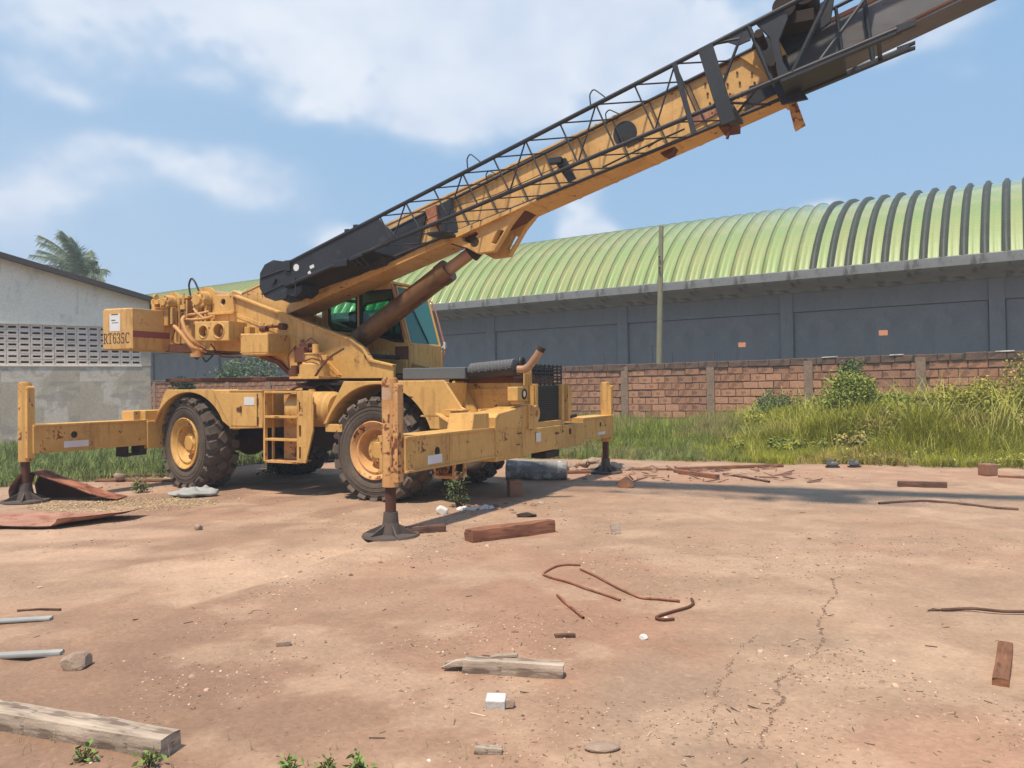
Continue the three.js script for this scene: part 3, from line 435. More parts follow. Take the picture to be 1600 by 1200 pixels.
  part(fo, 'rubber_mat', [box(.35, .05, .5, 3.25, 1.11, -1.45, 0, .2, .05, .015)], D);
  part(fo, 'lower_bracket', [bb(3.1, 3.4, .5, .54, 2.0, 2.3), bb(3.1, 3.13, .54, .7, 2.0, 2.3, .004), bb(3.36, 3.39, .54, .7, 2.0, 2.05, .004), bb(3.36, 3.39, .54, .7, 2.25, 2.3, .004)], RP);
  part(fo, 'under_pad', [bb(3.15, 3.4, .52, .62, -.9, -.4)], D);
  jack(fo, 3.26, 3.42, 1.69, RP, .54); jack(fo, 3.26, -3.42, 1.66, PB, .58);
  // rear outriggers
  const ro = new THREE.Group(); ro.name = 'rear_outrigger'; crane.add(ro);
  part(ro, 'housing', [bb(-3.2, -2.80, .63, 1.08, -1.55, 1.55, .012), bb(-3.15, -2.84, 1.07, 1.25, 1.05, 1.56, .012), bb(-3.15, -2.86, 1.07, 1.25, 1.63, 1.76, .012)], PB);
  for (const s of [1, -1]) part(ro, 'beam', [bb(-3.17, -2.84, .69, 1.075, s > 0 ? 1.5 : -3.4, s > 0 ? 3.4 : -1.5, .008), bb(-3.19, -2.82, 1.07, 1.10, s > 0 ? 1.5 : -3.4, s > 0 ? 3.4 : -1.5, .004), bb(-2.842, -2.83, .7, 1.07, s * 2.45 - .015, s * 2.45 + .015, .002)], PB);
  part(ro, 'beam_hole', [cyl([-2.842, .93, 2.79], [-2.836, .93, 2.79], .05, .05, 20)], D);
  part(ro, 'label_plate', [bb(-2.84, -2.834, .745, .84, 2.56, 2.95, .001)], M.white);
  part(ro, 'under_bracket', [bb(-3.1, -2.9, .52, .69, 1.82, 1.9, .004), bb(-3.1, -2.88, .56, .72, 1.5, 1.62, .004), bb(-3.1, -2.88, .53, .56, 1.5, 1.9, .004)], D);
  jack(ro, -3.0, 3.42, 1.69, PB, .58); jack(ro, -3.0, -3.42, 1.69, PB, .58);
  // turntable and superstructure frame
  part(crane, 'turntable', [cyl([0, 1.5, 0], [0, 1.72, 0], .72, .66, 40), cyl([0, 1.64, 0], [0, 1.68, 0], .80, .80, 40)], D);
  const side = [[-2.40, 3.17], [-2.36, 3.215], [-1.92, 3.18], [.44, 2.385], [.72, 2.2], [.84, 2.02], [1.28, 1.93], [1.28, 1.74], [-.55, 1.75], [-.75, 1.82], [-1.0, 2.05], [-1.4, 2.2], [-3.0, 2.28], [-3.0, 2.5], [-2.44, 2.6]];
  for (const [a, b, c] of [[.44, .50, .50], [-.50, -.44, -.5]]) part(crane, 'side_plate', [prism(side, a, b, .006), prism([[-1.94, 3.185], [.45, 2.38], [.45, 2.35], [-1.95, 3.15]], a - .03, b + .05, .004), prism([[.44, 2.40], [.73, 2.22], [.86, 2.035], [1.28, 1.945], [1.28, 1.915], [.84, 2.0], [.71, 2.19], [.43, 2.37]], a - .02, b + .03, .004), prism([[-2.0, 2.9], [-.3, 2.32], [.3, 1.8], [.2, 1.8], [-.35, 2.27], [-2.0, 2.84]], a - .004, b + .012, .002), prism([[-2.38, 2.9], [-2.36, 3.2], [-1.95, 3.17], [-1.92, 2.9]], b, b + .05, .006, [ring(-2.17, 3.07, .055, 16)]), prism([[-2.5, 2.86], [-1.9, 2.86], [-1.9, 2.9], [-2.5, 2.9]], b, b + .08, .004)], P);
  part(crane, 'pivot_pin', [cyl([-2.17, 3.07, -.56], [-2.17, 3.07, .52], .05, .05, 16), cyl([.78, 2.09, -.5], [.78, 2.09, .515], .035, .035, 14)], D);
  part(crane, 'superstructure_floor', [bb(-3.7, 1.25, 1.72, 1.78, -.44, .44).translate(0, 0, 0), prism([[-3.7, 2.26], [-1.35, 2.18], [-.6, 1.78], [-.4, 1.78], [-1.2, 2.34], [-3.7, 2.4]], -.44, .44, .006), prism([[-1.5, 2.14], [-1.0, 2.0], [-.68, 1.77], [-.6, 1.77], [-.92, 2.04], [-1.4, 2.2]], .5, .56, .004)], M.darkRust);
  // counterweight: near side plain with lettering, a dark red stripe on its inner face
  const cw = new THREE.Group(); cw.name = 'counterweight'; crane.add(cw);
  part(cw, 'block', [prism([[-4.36, 2.30], [-4.30, 2.28], [-3.68, 2.275], [-3.61, 2.29], [-3.61, 2.98], [-3.66, 2.99], [-4.31, 3.0], [-4.36, 2.97]], -1.2, 1.2, .02)], M.paintBoom);
  part(cw, 'stripe', [bb(-3.61, -3.604, 2.49, 2.60, -1.18, 1.18, .001)], M.maroon);
  part(cw, 'data_plate', [bb(-4.17, -3.9, 2.60, 2.90, 1.2, 1.204, .001)], M.white);
  part(cw, 'plate_print', [bb(-4.12, -3.95, 2.88, 2.90, 1.204, 1.2055, 0), bb(-4.12, -4.02, 2.78, 2.8, 1.204, 1.2055, 0), bb(-4.1, -3.94, 2.74, 2.752, 1.204, 1.2055, 0)], M.greyBox);
  const tg = new TextGeometry('RT635C', { font, size: .2, depth: .003, curveSegments: 5 }); tg.computeBoundingBox(); const tb = tg.boundingBox; tg.translate(-tb.min.x, -tb.min.y, 0); tg.scale(.66 / (tb.max.x - tb.min.x), .185 / (tb.max.y - tb.min.y), 1); tg.translate(-4.33, 2.385, 1.2);
  part(cw, 'lettering', [tg], M.ink, 'dark model number lettering');
  // two winches on top
  for (const [x, y, r] of [[-3.55, 3.14, .17], [-2.72, 3.13, .22]]) {
    const w = new THREE.Group(); w.name = 'winch'; crane.add(w);
    part(w, 'drum', [cyl([x, y, -.42], [x, y, .42], r * .82, r * .82, 24), cyl([x, y, .36], [x, y, .42], r * 1.12, r * 1.12, 28), cyl([x, y, -.42], [x, y, -.36], r * 1.12, r * 1.12, 28)], M.paintB);
    part(w, 'motor', [cyl([x, y, .42], [x, y, .58], r * .78, r * .7, 24), cyl([x, y, .58], [x, y, .63], r * .45, r * .4, 18), [0, 1, 2, 3, 4, 5, 6, 7].map((k) => cyl([x + r * .6 * Math.cos(k * .785), y + r * .6 * Math.sin(k * .785), .56], [x + r * .6 * Math.cos(k * .785), y + r * .6 * Math.sin(k * .785), .6], .02, .02, 6))], P);
    for (const mz of [.38, -.42]) part(w, 'mount', [bb(x - r * 1.1, x + r * 1.1, 2.4, y - .05, mz, mz + .04, .004)], PB); part(w, 'strut', [ bb(x - .05, x + .05, y - .42, y - .1, .44, .55), bb(x + .1, x + .16, y - .4, y - .1, .44, .55)], PB);
    part(w, 'rope', Array.from({ length: 14 }, (_, k) => new THREE.TorusGeometry(r * .86, .016, 5, 20).translate(x, y, -.3 + k * .046)), M.rod);
  }
  part(crane, 'winch_bracket', [bb(-3.98, -3.9, 2.98, 3.22, .2, .5), bb(-4.0, -3.8, 3.12, 3.2, .3, .5), bb(-3.88, -3.84, 2.98, 3.1, .5, .56), cyl([-3.93, 3.17, .4], [-3.72, 3.17, .4], .055), cyl([-3.95, 3.26, .45], [-3.9, 3.26, .45], .05, .05, 10), bb(-3.82, -3.76, 2.98, 3.06, .4, .6)], PB);
  part(crane, 'valve_block', [bb(-3.1, -3.02, 2.8, 3.22, .44, .56), bb(-3.2, -2.95, 3.17, 3.22, .45, .6), bb(-3.12, -3.0, 2.98, 3.06, .5, .62), cyl([-3.05, 2.98, .6], [-3.05, 3.26, .6], .024, .024, 8), cyl([-2.99, 2.8, .58], [-2.99, 3.15, .58], .02, .02, 8), bb(-3.4, -2.5, 2.4, 2.72, -.3, .38), bb(-3.05, -2.3, 2.72, 2.86, .2, .46)], PB);
  part(crane, 'hose_loop', [tube([[-2.99, 3.2, .5], [-3.03, 3.42, .5], [-2.97, 3.53, .5], [-2.88, 3.46, .5], [-2.78, 3.28, .5]], .017)], M.hoseBlack);
  part(crane, 'tan_hose', [tube([[-3.14, 2.68, .72], [-3.0, 2.64, .8], [-2.84, 2.54, .84], [-2.62, 2.3, .8], [-2.5, 2.24, .6]], .034, 24, 9), tube([[-3.0, 2.66, .66], [-2.9, 2.62, .7], [-2.72, 2.48, .74], [-2.6, 2.34, .7]], .026, 24, 9), tube([[-2.92, 2.84, .7], [-2.88, 2.76, .78], [-2.76, 2.56, .8], [-2.64, 2.4, .76], [-2.58, 2.28, .6]], .034, 24, 9), tube([[-2.92, 2.86, .62], [-2.8, 2.87, .68], [-2.6, 2.88, .66], [-2.5, 2.92, .55]], .026, 24, 9), tube([[-2.95, 2.8, .62], [-2.7, 2.78, .7], [-2.5, 2.79, .66], [-2.4, 2.84, .55]], .026, 24, 9), tube([[-2.8, 2.98, .6], [-2.65, 2.9, .68], [-2.5, 2.8, .66]], .022, 20, 8), cyl([-2.62, 2.2, .7], [-2.62, 2.3, .7], .09, .09, 14), cyl([-2.62, 2.14, .7], [-2.62, 2.2, .7], .11, .11, 14)], M.hoseTan);
  part(crane, 'thin_hose', [tube([[-3.15, 2.62, .7], [-3.2, 2.45, .72], [-3.1, 2.38, .74], [-2.95, 2.36, .72]], .011), tube([[-2.7, 2.4, .66], [-2.3, 2.2, .7], [-1.9, 2.16, .68], [-1.5, 2.2, .55]], .014), tube([[-2.4, 2.36, .6], [-2.1, 2.14, .66], [-1.7, 2.12, .6]], .012)], M.darkRust);
  part(crane, 'underside_lines', [tube([[-3.2, 2.24, .3], [-3.0, 2.12, .36], [-2.86, 2.2, .4]], .012), tube([[-3.1, 2.24, .2], [-2.95, 2.08, .2], [-2.7, 2.22, .24]], .012), bb(-3.0, -2.4, 2.2, 2.27, .1, .5)], D);
  const cb = new THREE.Group(); cb.name = 'cooler_box'; crane.add(cb);
  part(cb, 'casing', [prism([[-2.45, 2.40], [-1.68, 2.38], [-1.68, 2.70], [-2.45, 2.72]], .5, .9, .01, [ring(-2.25, 2.55, .105, 22), ring(-1.90, 2.545, .122, 24)])], P);
  for (const [x, r] of [[-2.25, .105], [-1.90, .122]]) part(cb, 'fan', [new THREE.TorusGeometry(r, .012, 6, 26).translate(x, 2.548, .9), cyl([x, 2.548, .72], [x, 2.548, .74], r, r, 24), cyl([x, 2.548, .74], [x, 2.548, .84], .04, .03, 14), [0, 1, 2, 3, 4].map((k) => box(r * .8, .035, .006, r * .45, 0, 0, .5, 0, 0, 0).rotateZ(k * 1.257).translate(x, 2.548, .79))], PB);
  part(crane, 'pipe_stub', [cyl([-1.55, 2.36, .6], [-1.55, 2.5, .6], .03), bb(-1.62, -1.5, 2.5, 2.62, .5, .62), bb(-1.36, -1.28, 2.58, 2.68, .5, .53, .003), bb(-1.22, -1.1, 2.63, 2.66, .5, .53, .003), cyl([-1.55, 2.4, .66], [-1.42, 2.4, .66], .035)], PB);
  part(crane, 'locking_rod', [cyl([-1.23, 2.6, .60], [-.86, 2.6, .60], .02), cyl([-1.25, 2.57, .62], [-1.12, 2.57, .62], .05, .05, 12), cyl([-.84, 2.6, .5], [-.84, 2.6, .62], .055, .055, 14)], M.darkRust);
  part(crane, 'tool_box', [prism([[-1.33, 2.16], [-1.28, 2.13], [-.80, 2.125], [-.75, 2.15], [-.75, 2.46], [-1.33, 2.475]], .5, 1.0, .014), bb(-1.33, -.76, 2.17, 2.178, 1.0, 1.006, .001)], P);
  // swing motor
  const sw = new THREE.Group(); sw.name = 'swing_drive'; crane.add(sw);
  part(sw, 'gearbox', [cyl([0, 1.78, .78], [0, 1.96, .78], .235, .225, 28), cyl([0, 1.96, .78], [0, 2.0, .78], .2, .18, 28), cyl([0, 2.0, .78], [0, 2.12, .78], .15, .15, 26), cyl([0, 2.12, .78], [0, 2.14, .78], .16, .16, 24), cyl([.02, 2.14, .78], [.02, 2.28, .78], .05, .05, 16), bb(-.3, .28, 1.735, 1.775, .5, 1.02), bb(.16, .3, 2.02, 2.1, .7, .86)], PB);
  part(sw, 'valves', [bb(-.34, -.14, 2.0, 2.24, .62, .86), bb(-.3, -.1, 1.82, 2.0, .66, .84), cyl([-.28, 2.24, .74], [-.28, 2.36, .74], .035), cyl([-.18, 2.2, .74], [-.06, 2.2, .74], .035), bb(-.3, -.12, 2.2, 2.3, .66, .8), cyl([-.3, 1.78, .9], [-.3, 1.95, .9], .05)], M.darkRust);
  part(sw, 'hose', [tube([[-.3, 2.26, .86], [-.42, 2.12, .9], [-.4, 1.92, .9], [-.3, 1.84, .86]], .014), tube([[.2, 1.78, 1.0], [.32, 1.9, 1.02], [.42, 2.05, .96], [.5, 2.2, .7]], .018), tube([[.16, 2.12, .9], [.26, 2.08, .95], [.3, 1.95, .95], [.22, 1.86, .98]], .012), tube([[-.2, 2.3, .8], [-.1, 2.38, .74], [0, 2.3, .7]], .013), tube([[-.12, 2.1, .9], [-.02, 2.02, .97], [.1, 2.05, .96], [.2, 2.02, .9]], .011)], M.darkRust);
  // cab on the far side
  const cab = new THREE.Group(); cab.name = 'cab'; crane.add(cab);
  const cp = [[-.80, 2.05], [-.80, 3.18], [-.66, 3.32], [.60, 3.38], [.70, 3.24], [.98, 2.30], [1.02, 2.22], [1.02, 1.86], [.5, 1.80], [-.2, 1.86], [-.45, 2.05]];
  const wA = [[-.66, 2.68], [-.58, 2.58], [-.05, 2.52], [-.05, 3.2], [-.60, 3.14], [-.66, 3.08]], wB = [[.0, 2.50], [.30, 2.46], [.72, 2.34], [.90, 2.33], [.66, 3.22], [0, 3.22]];
  part(cab, 'near_side', [prism(cp, -.40, -.36, .004, [wA, wB])], P);
  part(cab, 'far_side', [prism(cp, -1.36, -1.32, .004, [wA, wB])], P);
  part(cab, 'shell', [bb(-.80, -.76, 2.05, 2.5, -1.32, -.40, .004), bb(-.80, -.76, 3.14, 3.2, -1.32, -.40, .004), bb(-.7, .60, 3.32, 3.37, -1.32, -.40, .01), bb(.97, 1.01, 1.86, 2.30, -1.32, -.40, .004), bb(-.4, 1.0, 1.84, 1.9, -1.32, -.40, .004), ], P);
  for (const m of [bb(-.3, .2, 1.76, 2.3, -.36, -.1), bb(.74, .98, 1.82, 2.05, -.36, -.3)]) part(cab, 'cab_mount', [m], P);
  part(cab, 'window_seal', [wA, wB].map((w) => [w, w]).flat().map((w, i) => { const inn = w.map(([x, y]) => { const cx = i < 2 ? -.36 : .45, cy = 2.84; return [cx + (x - cx) * .91, cy + (y - cy) * .9]; }); return prism(w, i % 2 ? -1.358 : -.398, i % 2 ? -1.324 : -.352, 0, [inn]); }), D);
  part(cab, 'side_window', [prism(wA, -.384, -.380, 0), prism(wB, -.384, -.380, 0)], M.glass); part(cab, 'far_window', [prism(wA, -1.344, -1.340, 0), prism(wB, -1.344, -1.340, 0)], M.glass);
    const wsG = prism([[.42, 0], [1.28, 0], [1.30, .85], [1.24, .97], [.44, .97]], 0, .006, 0).rotateY(Math.PI / 2).rotateZ(.29).translate(.985, 2.31, 0);
  part(cab, 'windscreen', [wsG], M.windscreen);
  part(cab, 'windscreen_frame', [rod([.99, 2.30, -.40], [.71, 3.26, -.40], .018), rod([.99, 2.30, -1.32], [.71, 3.26, -1.32], .022), rod([.99, 2.31, -.4], [.99, 2.31, -1.32], .018), rod([.71, 3.26, -.4], [.71, 3.26, -1.32], .02)], P);
  part(cab, 'wiper', [rod([.99, 2.34, -.95], [.80, 3.02, -.68], .009)], D);
  part(cab, 'grab_rail', [tube([[1.0, 2.06, -1.42], [1.02, 2.3, -1.42], [.86, 2.9, -1.40], [.78, 3.1, -1.38], [.72, 3.12, -1.34]], .014)], std({ color: 0xb07a68, roughness: .5 })); part(cab, 'grab_rail', [tube([[.96, 2.38, -.34], [.82, 2.8, -.33], [.68, 3.3, -.33]], .012)], std({ color: 0xb07a68, roughness: .5 }));
  part(cab, 'mirror', [box(.03, .12, .09, 1.05, 2.32, -1.38, 0, .3, 0, .008), rod([.98, 2.25, -1.33], [1.05, 2.32, -1.36], .01)], M.lens);
  part(cab, 'vent_panel', [bb(.72, .98, 2.04, 2.27, -.36, -.35, .003)], M.darkRust);
  part(cab, 'fittings', [bb(.3, .55, 2.05, 2.2, -.36, -.28), bb(.42, .5, 1.86, 2.02, -.36, -.26), cyl([.58, 2.04, -.36], [.58, 2.04, -.26], .05), tube([[.3, 2.15, -.3], [.2, 2.0, -.25], [.3, 1.86, -.24]], .02), tube([[.62, 2.18, -.3], [.66, 2.0, -.28], [.62, 1.84, -.26]], .014)], PB);
  part(cab, 'seat', [bb(-.35, .15, 2.2, 2.4, -1.1, -.62, .04), box(.14, .62, .46, -.36, 2.62, -.86, 0, 0, .12, .04), bb(.35, .6, 2.1, 2.52, -1.15, -.5, .03), bb(-.7, -.5, 2.3, 2.75, -1.2, -.6)], M.seat);
  // boom: base section, inner section, head
  const bt = (x) => 3.788 + .2997 * x, bb_ = (x) => bt(x) - .668;
  const boom = new THREE.Group(); boom.name = 'boom'; crane.add(boom);
  part(boom, 'base_section', [prism([[-2.42, 3.0], [-2.4, 3.22], [-2.2, 3.30], [-2.0, bt(-2) + .04], [-.7, bt(-.7)], [6.62, bt(6.62)], [6.90, bb_(6.9) + .03], [6.86, bb_(6.86)], [-.95, bb_(-.95)], [-2.0, 2.84], [-2.3, 2.88]], -.29, .29, .012)], M.paintBoom);
  part(boom, 'side_rail', [prism([[-.95, bb_(-.95) + .1], [1.75, bb_(1.75) + .1], [1.75, bb_(1.75)], [-.95, bb_(-.95)]], .29, .305, .003), prism([[2.2, bb_(2.2) + .1], [3.6, bb_(3.6) + .03], [3.6, bb_(3.6) - .0], [2.2, bb_(2.2) - .01]], .29, .36, .004), prism([[-2, bt(-2) + .06], [6.5, bt(6.5) + .03], [6.5, bt(6.5)], [-2, bt(-2) + .03]], .24, .30, .003)], M.paintBoom);
  part(boom, 'weld_band', [4.0, 4.55, 5.15, 5.75, 2.8].map((x) => prism([[x, bb_(x) - .006], [x + .05, bb_(x + .05) - .006], [x + .05, bb_(x + .05) + .004], [x, bb_(x) + .004]], -.28, .28, 0)).concat([3.95, 4.42, 5.2].map((x) => prism([[x, bt(x) - .02], [x + .02, bt(x) - .02], [x + .2, bb_(x) + .12], [x + .18, bb_(x) + .12]], .288, .294, 0))), M.paintBoom);
  part(boom, 'wear_pads', [5.95, 6.1, 6.2, 6.35, 6.5].map((x, i) => [0, 1, 2, 3].map((k) => cyl([x + k * .03, bt(x) - .12 - k * .13 - (i % 2) * .05, .288], [x + k * .03, bt(x) - .12 - k * .13 - (i % 2) * .05, .312], .014, .014, 8))), M.darkRust);
  part(boom, 'lower_cover', [prism([[5.75, bb_(5.75) + .2], [6.3, bb_(6.3) + .26], [6.3, bb_(6.3) + .12], [5.75, bb_(5.75) + .06]], .29, .31, .003)], M.rustPale);
  part(boom, 'emblem_disc', [cyl([4.88, 4.975, .288], [4.88, 4.975, .299], .165, .165, 32)], K);
  part(boom, 'emblem_dirt', [box(.16, .06, .006, 4.86, 4.9, .298, 0, 0, .3, .002), box(.24, .05, .006, 5.02, 4.84, .295, 0, 0, .29, .002), box(.2, .02, .006, 5.28, 4.8, .292, 0, 0, .5, .002)], D);
  part(boom, 'inner_section', [prism([[6.4, bt(6.4) - .07], [11.2, bt(11.2) - .02], [11.2, bb_(11.2) + .2], [6.4, bb_(6.4) + .09]], -.235, .235, .012)], M.boomGrey);
  part(boom, 'inner_seam', [prism([[6.9, bt(6.9) - .02], [8.6, bt(8.6) - .0], [8.6, bt(8.6) - .05], [6.9, bt(6.9) - .08]], .1, .24, .003), prism([[7.6, bb_(7.6) + .18], [11.2, bb_(11.2) + .3], [11.2, bb_(11.2) + .27], [7.6, bb_(7.6) + .15]], .235, .245, .002)], M.darkRust);
  part(boom, 'head_collar', [prism([[6.35, bt(6.35) + .04], [6.66, bt(6.66) + .05], [6.86, bt(6.86) - .3], [6.98, bb_(6.98) - .02], [6.88, bb_(6.88) - .03], [6.62, bt(6.62) - .28]], -.33, .33, .01), prism([[6.56, bt(6.56) + .05], [6.64, bt(6.64) + .03], [6.98, bb_(6.98) + .15], [6.86, bb_(6.86) + .1]], .33, .42, .006), prism([[6.8, bt(6.8) - .1], [6.86, bt(6.86) - .06], [6.96, bt(6.96) - .3], [6.86, bt(6.86) - .32]], .33, .5, .006)], P);
  part(boom, 'head_pad', [prism([[6.50, 5.32], [6.74, 5.34], [6.82, 5.18], [6.62, 5.1], [6.44, 5.02]], .292, .32, .003)], K);
  part(boom, 'hanger_tab', [prism([[6.93, 5.1], [7.03, 5.12], [7.12, 4.84], [7.0, 4.78]], -.05, .12, .006), cyl([7.02, 4.95, -.1], [7.02, 4.95, .16], .035)], M.rustPaint);
  part(boom, 'lower_lug', [prism([[5.3, bb_(5.3)], [5.5, bb_(5.5)], [5.46, bb_(5.46) - .06], [5.38, bb_(5.38) - .07]], -.1, .1), rod([6.28, bb_(6.28) - .02, .2], [6.2, bb_(6.2) - .24, .2], .02), bb(6.1, 6.3, bb_(6.2) - .08, bb_(6.2) + .02, -.2, .2)], M.darkRust);
  // lift cylinder and its bracket
  const lc = new THREE.Group(); lc.name = 'lift_cylinder'; crane.add(lc);
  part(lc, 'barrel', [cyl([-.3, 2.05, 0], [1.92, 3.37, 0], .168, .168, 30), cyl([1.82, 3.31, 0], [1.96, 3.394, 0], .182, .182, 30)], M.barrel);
  part(lc, 'piston_rod', [cyl([1.95, 3.39, 0], [2.55, 3.745, 0], .095, .095, 24)], M.rod);
  part(lc, 'rod_eye', [cyl([2.36, 3.63, 0], [2.46, 3.69, 0], .15, .13, 20), cyl([2.58, 3.72, -.3], [2.58, 3.72, .3], .075, .075, 18)], D);
  for (const z of [.18, -.3]) part(boom, 'cylinder_bracket', [prism([[2.1, bb_(2.1) + .02], [3.36, bb_(3.36) + .02], [3.16, bb_(3.16) - .13], [2.90, 3.56], [2.62, 3.55], [2.46, 3.64]], z, z + .12, .008, [[[2.86, 3.68], [2.93, 3.66], [3.06, 3.84], [2.97, 3.87]], [[2.38, 3.76], [2.5, 3.71], [2.64, 3.84], [2.6, 3.88], [2.36, 3.82]]])], M.paintBoom);
  part(boom, 'bracket_web', [prism([[2.1, bb_(2.1)], [3.36, bb_(3.36)], [3.2, bb_(3.2) - .06], [2.3, bb_(2.3) - .08]], -.18, .18, .005)], M.darkRust);
  // lattice jib folded along the boom
  const jib = new THREE.Group(); jib.name = 'lattice_jib'; crane.add(jib);
  const zt = .95, zf = .322, top = (x) => 3.66 + .323 * x, low = (x) => 3.3 + .2615 * x;
  for (const [f, z, r, a, b] of [[top, zt, .029, -.35, 9.2], [top, zf, .023, -.35, 9.0], [low, zt, .028, -.3, 8.27], [low, zf, .024, -.2, 8.2]]) part(jib, 'chord', [rod([a, f(a), z], [b, f(b), z], r, 12)], K);
  const st = []; { let x = 1.36; while (x < 6.5) { st.push(x); x += .44 + .014 * x; } }
  for (let i = 0; i + 1 < st.length; i++) {
    const a = st[i], b = st[i + 1], c = (a + b) / 2;
    part(jib, 'brace', [rod([a, top(a), zt], [c, low(c), zt], .012)], K); if (i % 2 === 0) part(jib, 'brace', [rod([c, low(c), zt], [b, top(b), zt], .011)], K);
    part(jib, 'brace', [rod([a, top(a), zf], [c, low(c), zf], .010)], K);
    part(jib, 'brace', [rod([a, top(a), zt], [b + .0, top(b), zf], .011)], K);
    part(jib, 'brace', [rod([a, low(a), zt], [b, low(b), zf], .010)], K);
  }
  part(jib, 'near_plate', [prism([[-.45, top(-.45) - .02], [1.32, top(1.32)], [1.7, low(1.7)], [-.45, low(-.45)]], zt - .02, zt + .008, .003)], K);
  part(jib, 'far_plate', [prism([[-.5, top(-.5) - .02], [1.78, top(1.78)], [1.62, low(1.62) - .02], [1.2, low(1.2) - .05], [.55, low(.55) - .06], [-.1, low(-.1) - .03], [-.5, low(-.5) - .02]], zf - .02, zf + .01, .003)], K);
  part(jib, 'bottom_plate', [prism([[-.45, low(-.45)], [1.2, low(1.2)], [1.2, low(1.2) - .015], [-.45, low(-.45) - .015]], zf, zt, 0), prism([[.7, low(.7) - .01], [1.15, low(1.15) - .01], [1.05, low(1.05) - .09], [.8, low(.8) - .08]], zf, .6)], K);
  part(jib, 'tip_head', [prism([[-1.02, 3.44], [-.92, 3.57], [-.74, 3.63], [-.34, 3.56], [-.34, 3.2], [-.5, 3.0], [-.72, 2.98], [-.92, 3.05], [-1.03, 3.2]], .84, .88, .004), prism([[-1.02, 3.44], [-.92, 3.57], [-.74, 3.63], [-.34, 3.56], [-.2, 3.12], [-.5, 3.0], [-.72, 2.98], [-.92, 3.05], [-1.03, 3.2]], .50, .54, .004), prism([[-.5, 3.12], [-.14, 3.2], [-.14, 3.10], [-.28, 3.02], [-.44, 3.06]], .5, .9)], K);
  part(jib, 'tip_sheave', [new THREE.TorusGeometry(.20, .05, 10, 32).translate(-.72, 3.30, .69), cyl([-.72, 3.3, .62], [-.72, 3.3, .76], .19, .19, 28), cyl([-.72, 3.3, .5], [-.72, 3.3, .92], .05, .05, 14), rod([-1.0, 3.36, .89], [-.4, 3.48, .89], .012), rod([-.95, 3.1, .89], [-.35, 3.28, .89], .012)], K);
  part(jib, 'pale_spots', [cyl([-.2, 3.46, .957], [-.2, 3.46, .961], .055, .055, 14), box(.08, .05, .006, .11, 3.45, .96, 0, 0, .3, 0), box(.05, .05, .006, .06, 3.36, .96, 0, 0, .7, 0)], M.white, 'small pale spots on the near plate');  // one white disc and two white squares laid on the near plate
  part(jib, 'jib_fittings', [bb(-.42, -.3, top(-.4) - .12, top(-.4) + .05, .84, .99), rod([-.22, 3.3, .97], [-.2, 3.05, .97], .01), bb(.74, .82, top(.78), top(.78) + .05, .9, .98), bb(.9, .98, top(.94), top(.94) + .05, .9, .98), bb(.55, .8, low(.6) - .05, low(.6) + .05, .95, 1.0), box(.26, .05, .03, .95, low(.95) - .02, .98, 0, 0, .26), [0, 1, 2].map((k) => rod([.8 + k * .12, low(.9), .98], [.86 + k * .1, low(.9) - .12, .8], .014))], K);
  part(jib, 'strap', [prism([[2.0, top(2.0) + .0], [2.22, top(2.2) + .02], [2.34, low(2.3) - .02], [2.06, low(2.06) - .02]], .33, .365, .003), bb(2.02, 2.3, low(2.1) - .05, low(2.1), .33, .7)], K);
  part(jib, 'rusty_box', [prism([[1.80, 4.25], [1.99, 4.31], [2.02, 4.06], [1.88, 4.0]], .31, .42, .006)], M.rust);
  part(jib, 'hanger_bar', [prism([[6.02, top(6.02) + .0], [6.19, top(6.19)], [6.46, 4.70], [6.29, 4.66]], .985, 1.01, .004), prism([[5.70, top(5.7)], [5.76, top(5.76)], [6.0, 4.62], [5.94, 4.60]], .985, 1.0, .003), bb(6.28, 6.44, 4.83, 4.88, .4, 1.0)], K);
  part(jib, 'gusset', [prism([[6.28, top(6.28)], [6.64, top(6.64)], [6.62, top(6.62) - .18], [6.48, top(6.48) - .17]], zt - .015, zt + .012, .003), rod([6.60, top(6.6), zt], [6.86, low(6.86), zt], .03), rod([6.2, top(6.2), zt], [6.5, top(6.5) - .1, zt], .02), rod([6.55, top(6.55), zt], [6.2, low(6.2), zt], .018), rod([6.3, low(6.3), zt], [6.75, low(6.75) - .02, zf], .016), rod([6.7, low(6.7), zt], [6.3, low(6.3), zf], .016)], K);
  part(jib, 'base_plate', [prism([[6.66, top(6.66) + .02], [6.98, top(6.98) + .04], [7.04, top(7.04) - .14], [6.94, 5.56], [6.98, 5.3], [7.06, 5.14], [6.93, 5.10], [6.88, 5.35], [6.84, 5.6]], .90, .95, .005), prism([[6.66, top(6.66)], [7.5, top(7.5) + .1], [7.45, top(7.45) - .2], [7.0, 5.6], [6.84, 5.55]], .40, .45, .005), prism([[6.6, top(6.6) - .1], [6.9, top(6.9) - .1], [7.02, 5.3], [7.2, 5.0], [6.9, 4.98]], .42, .47, .005)], K);
  part(jib, 'fold_sheave', [cyl([6.98, 5.98, .5], [6.98, 5.98, .85], .13, .13, 22), cyl([7.2, 6.12, .45], [7.2, 6.12, .8], .14, .14, 22), bb(6.85, 7.3, 5.78, 5.92, .5, .8), cyl([6.72, 5.66, .6], [6.72, 5.66, 1.0], .05, .05, 14), cyl([6.86, 5.3, .5], [6.86, 5.3, 1.0], .045, .045, 14), rod([6.56, 5.75, .4], [6.62, 5.92, .4], .02), rod([6.6, 5.74, .46], [6.66, 5.9, .46], .016)], D);
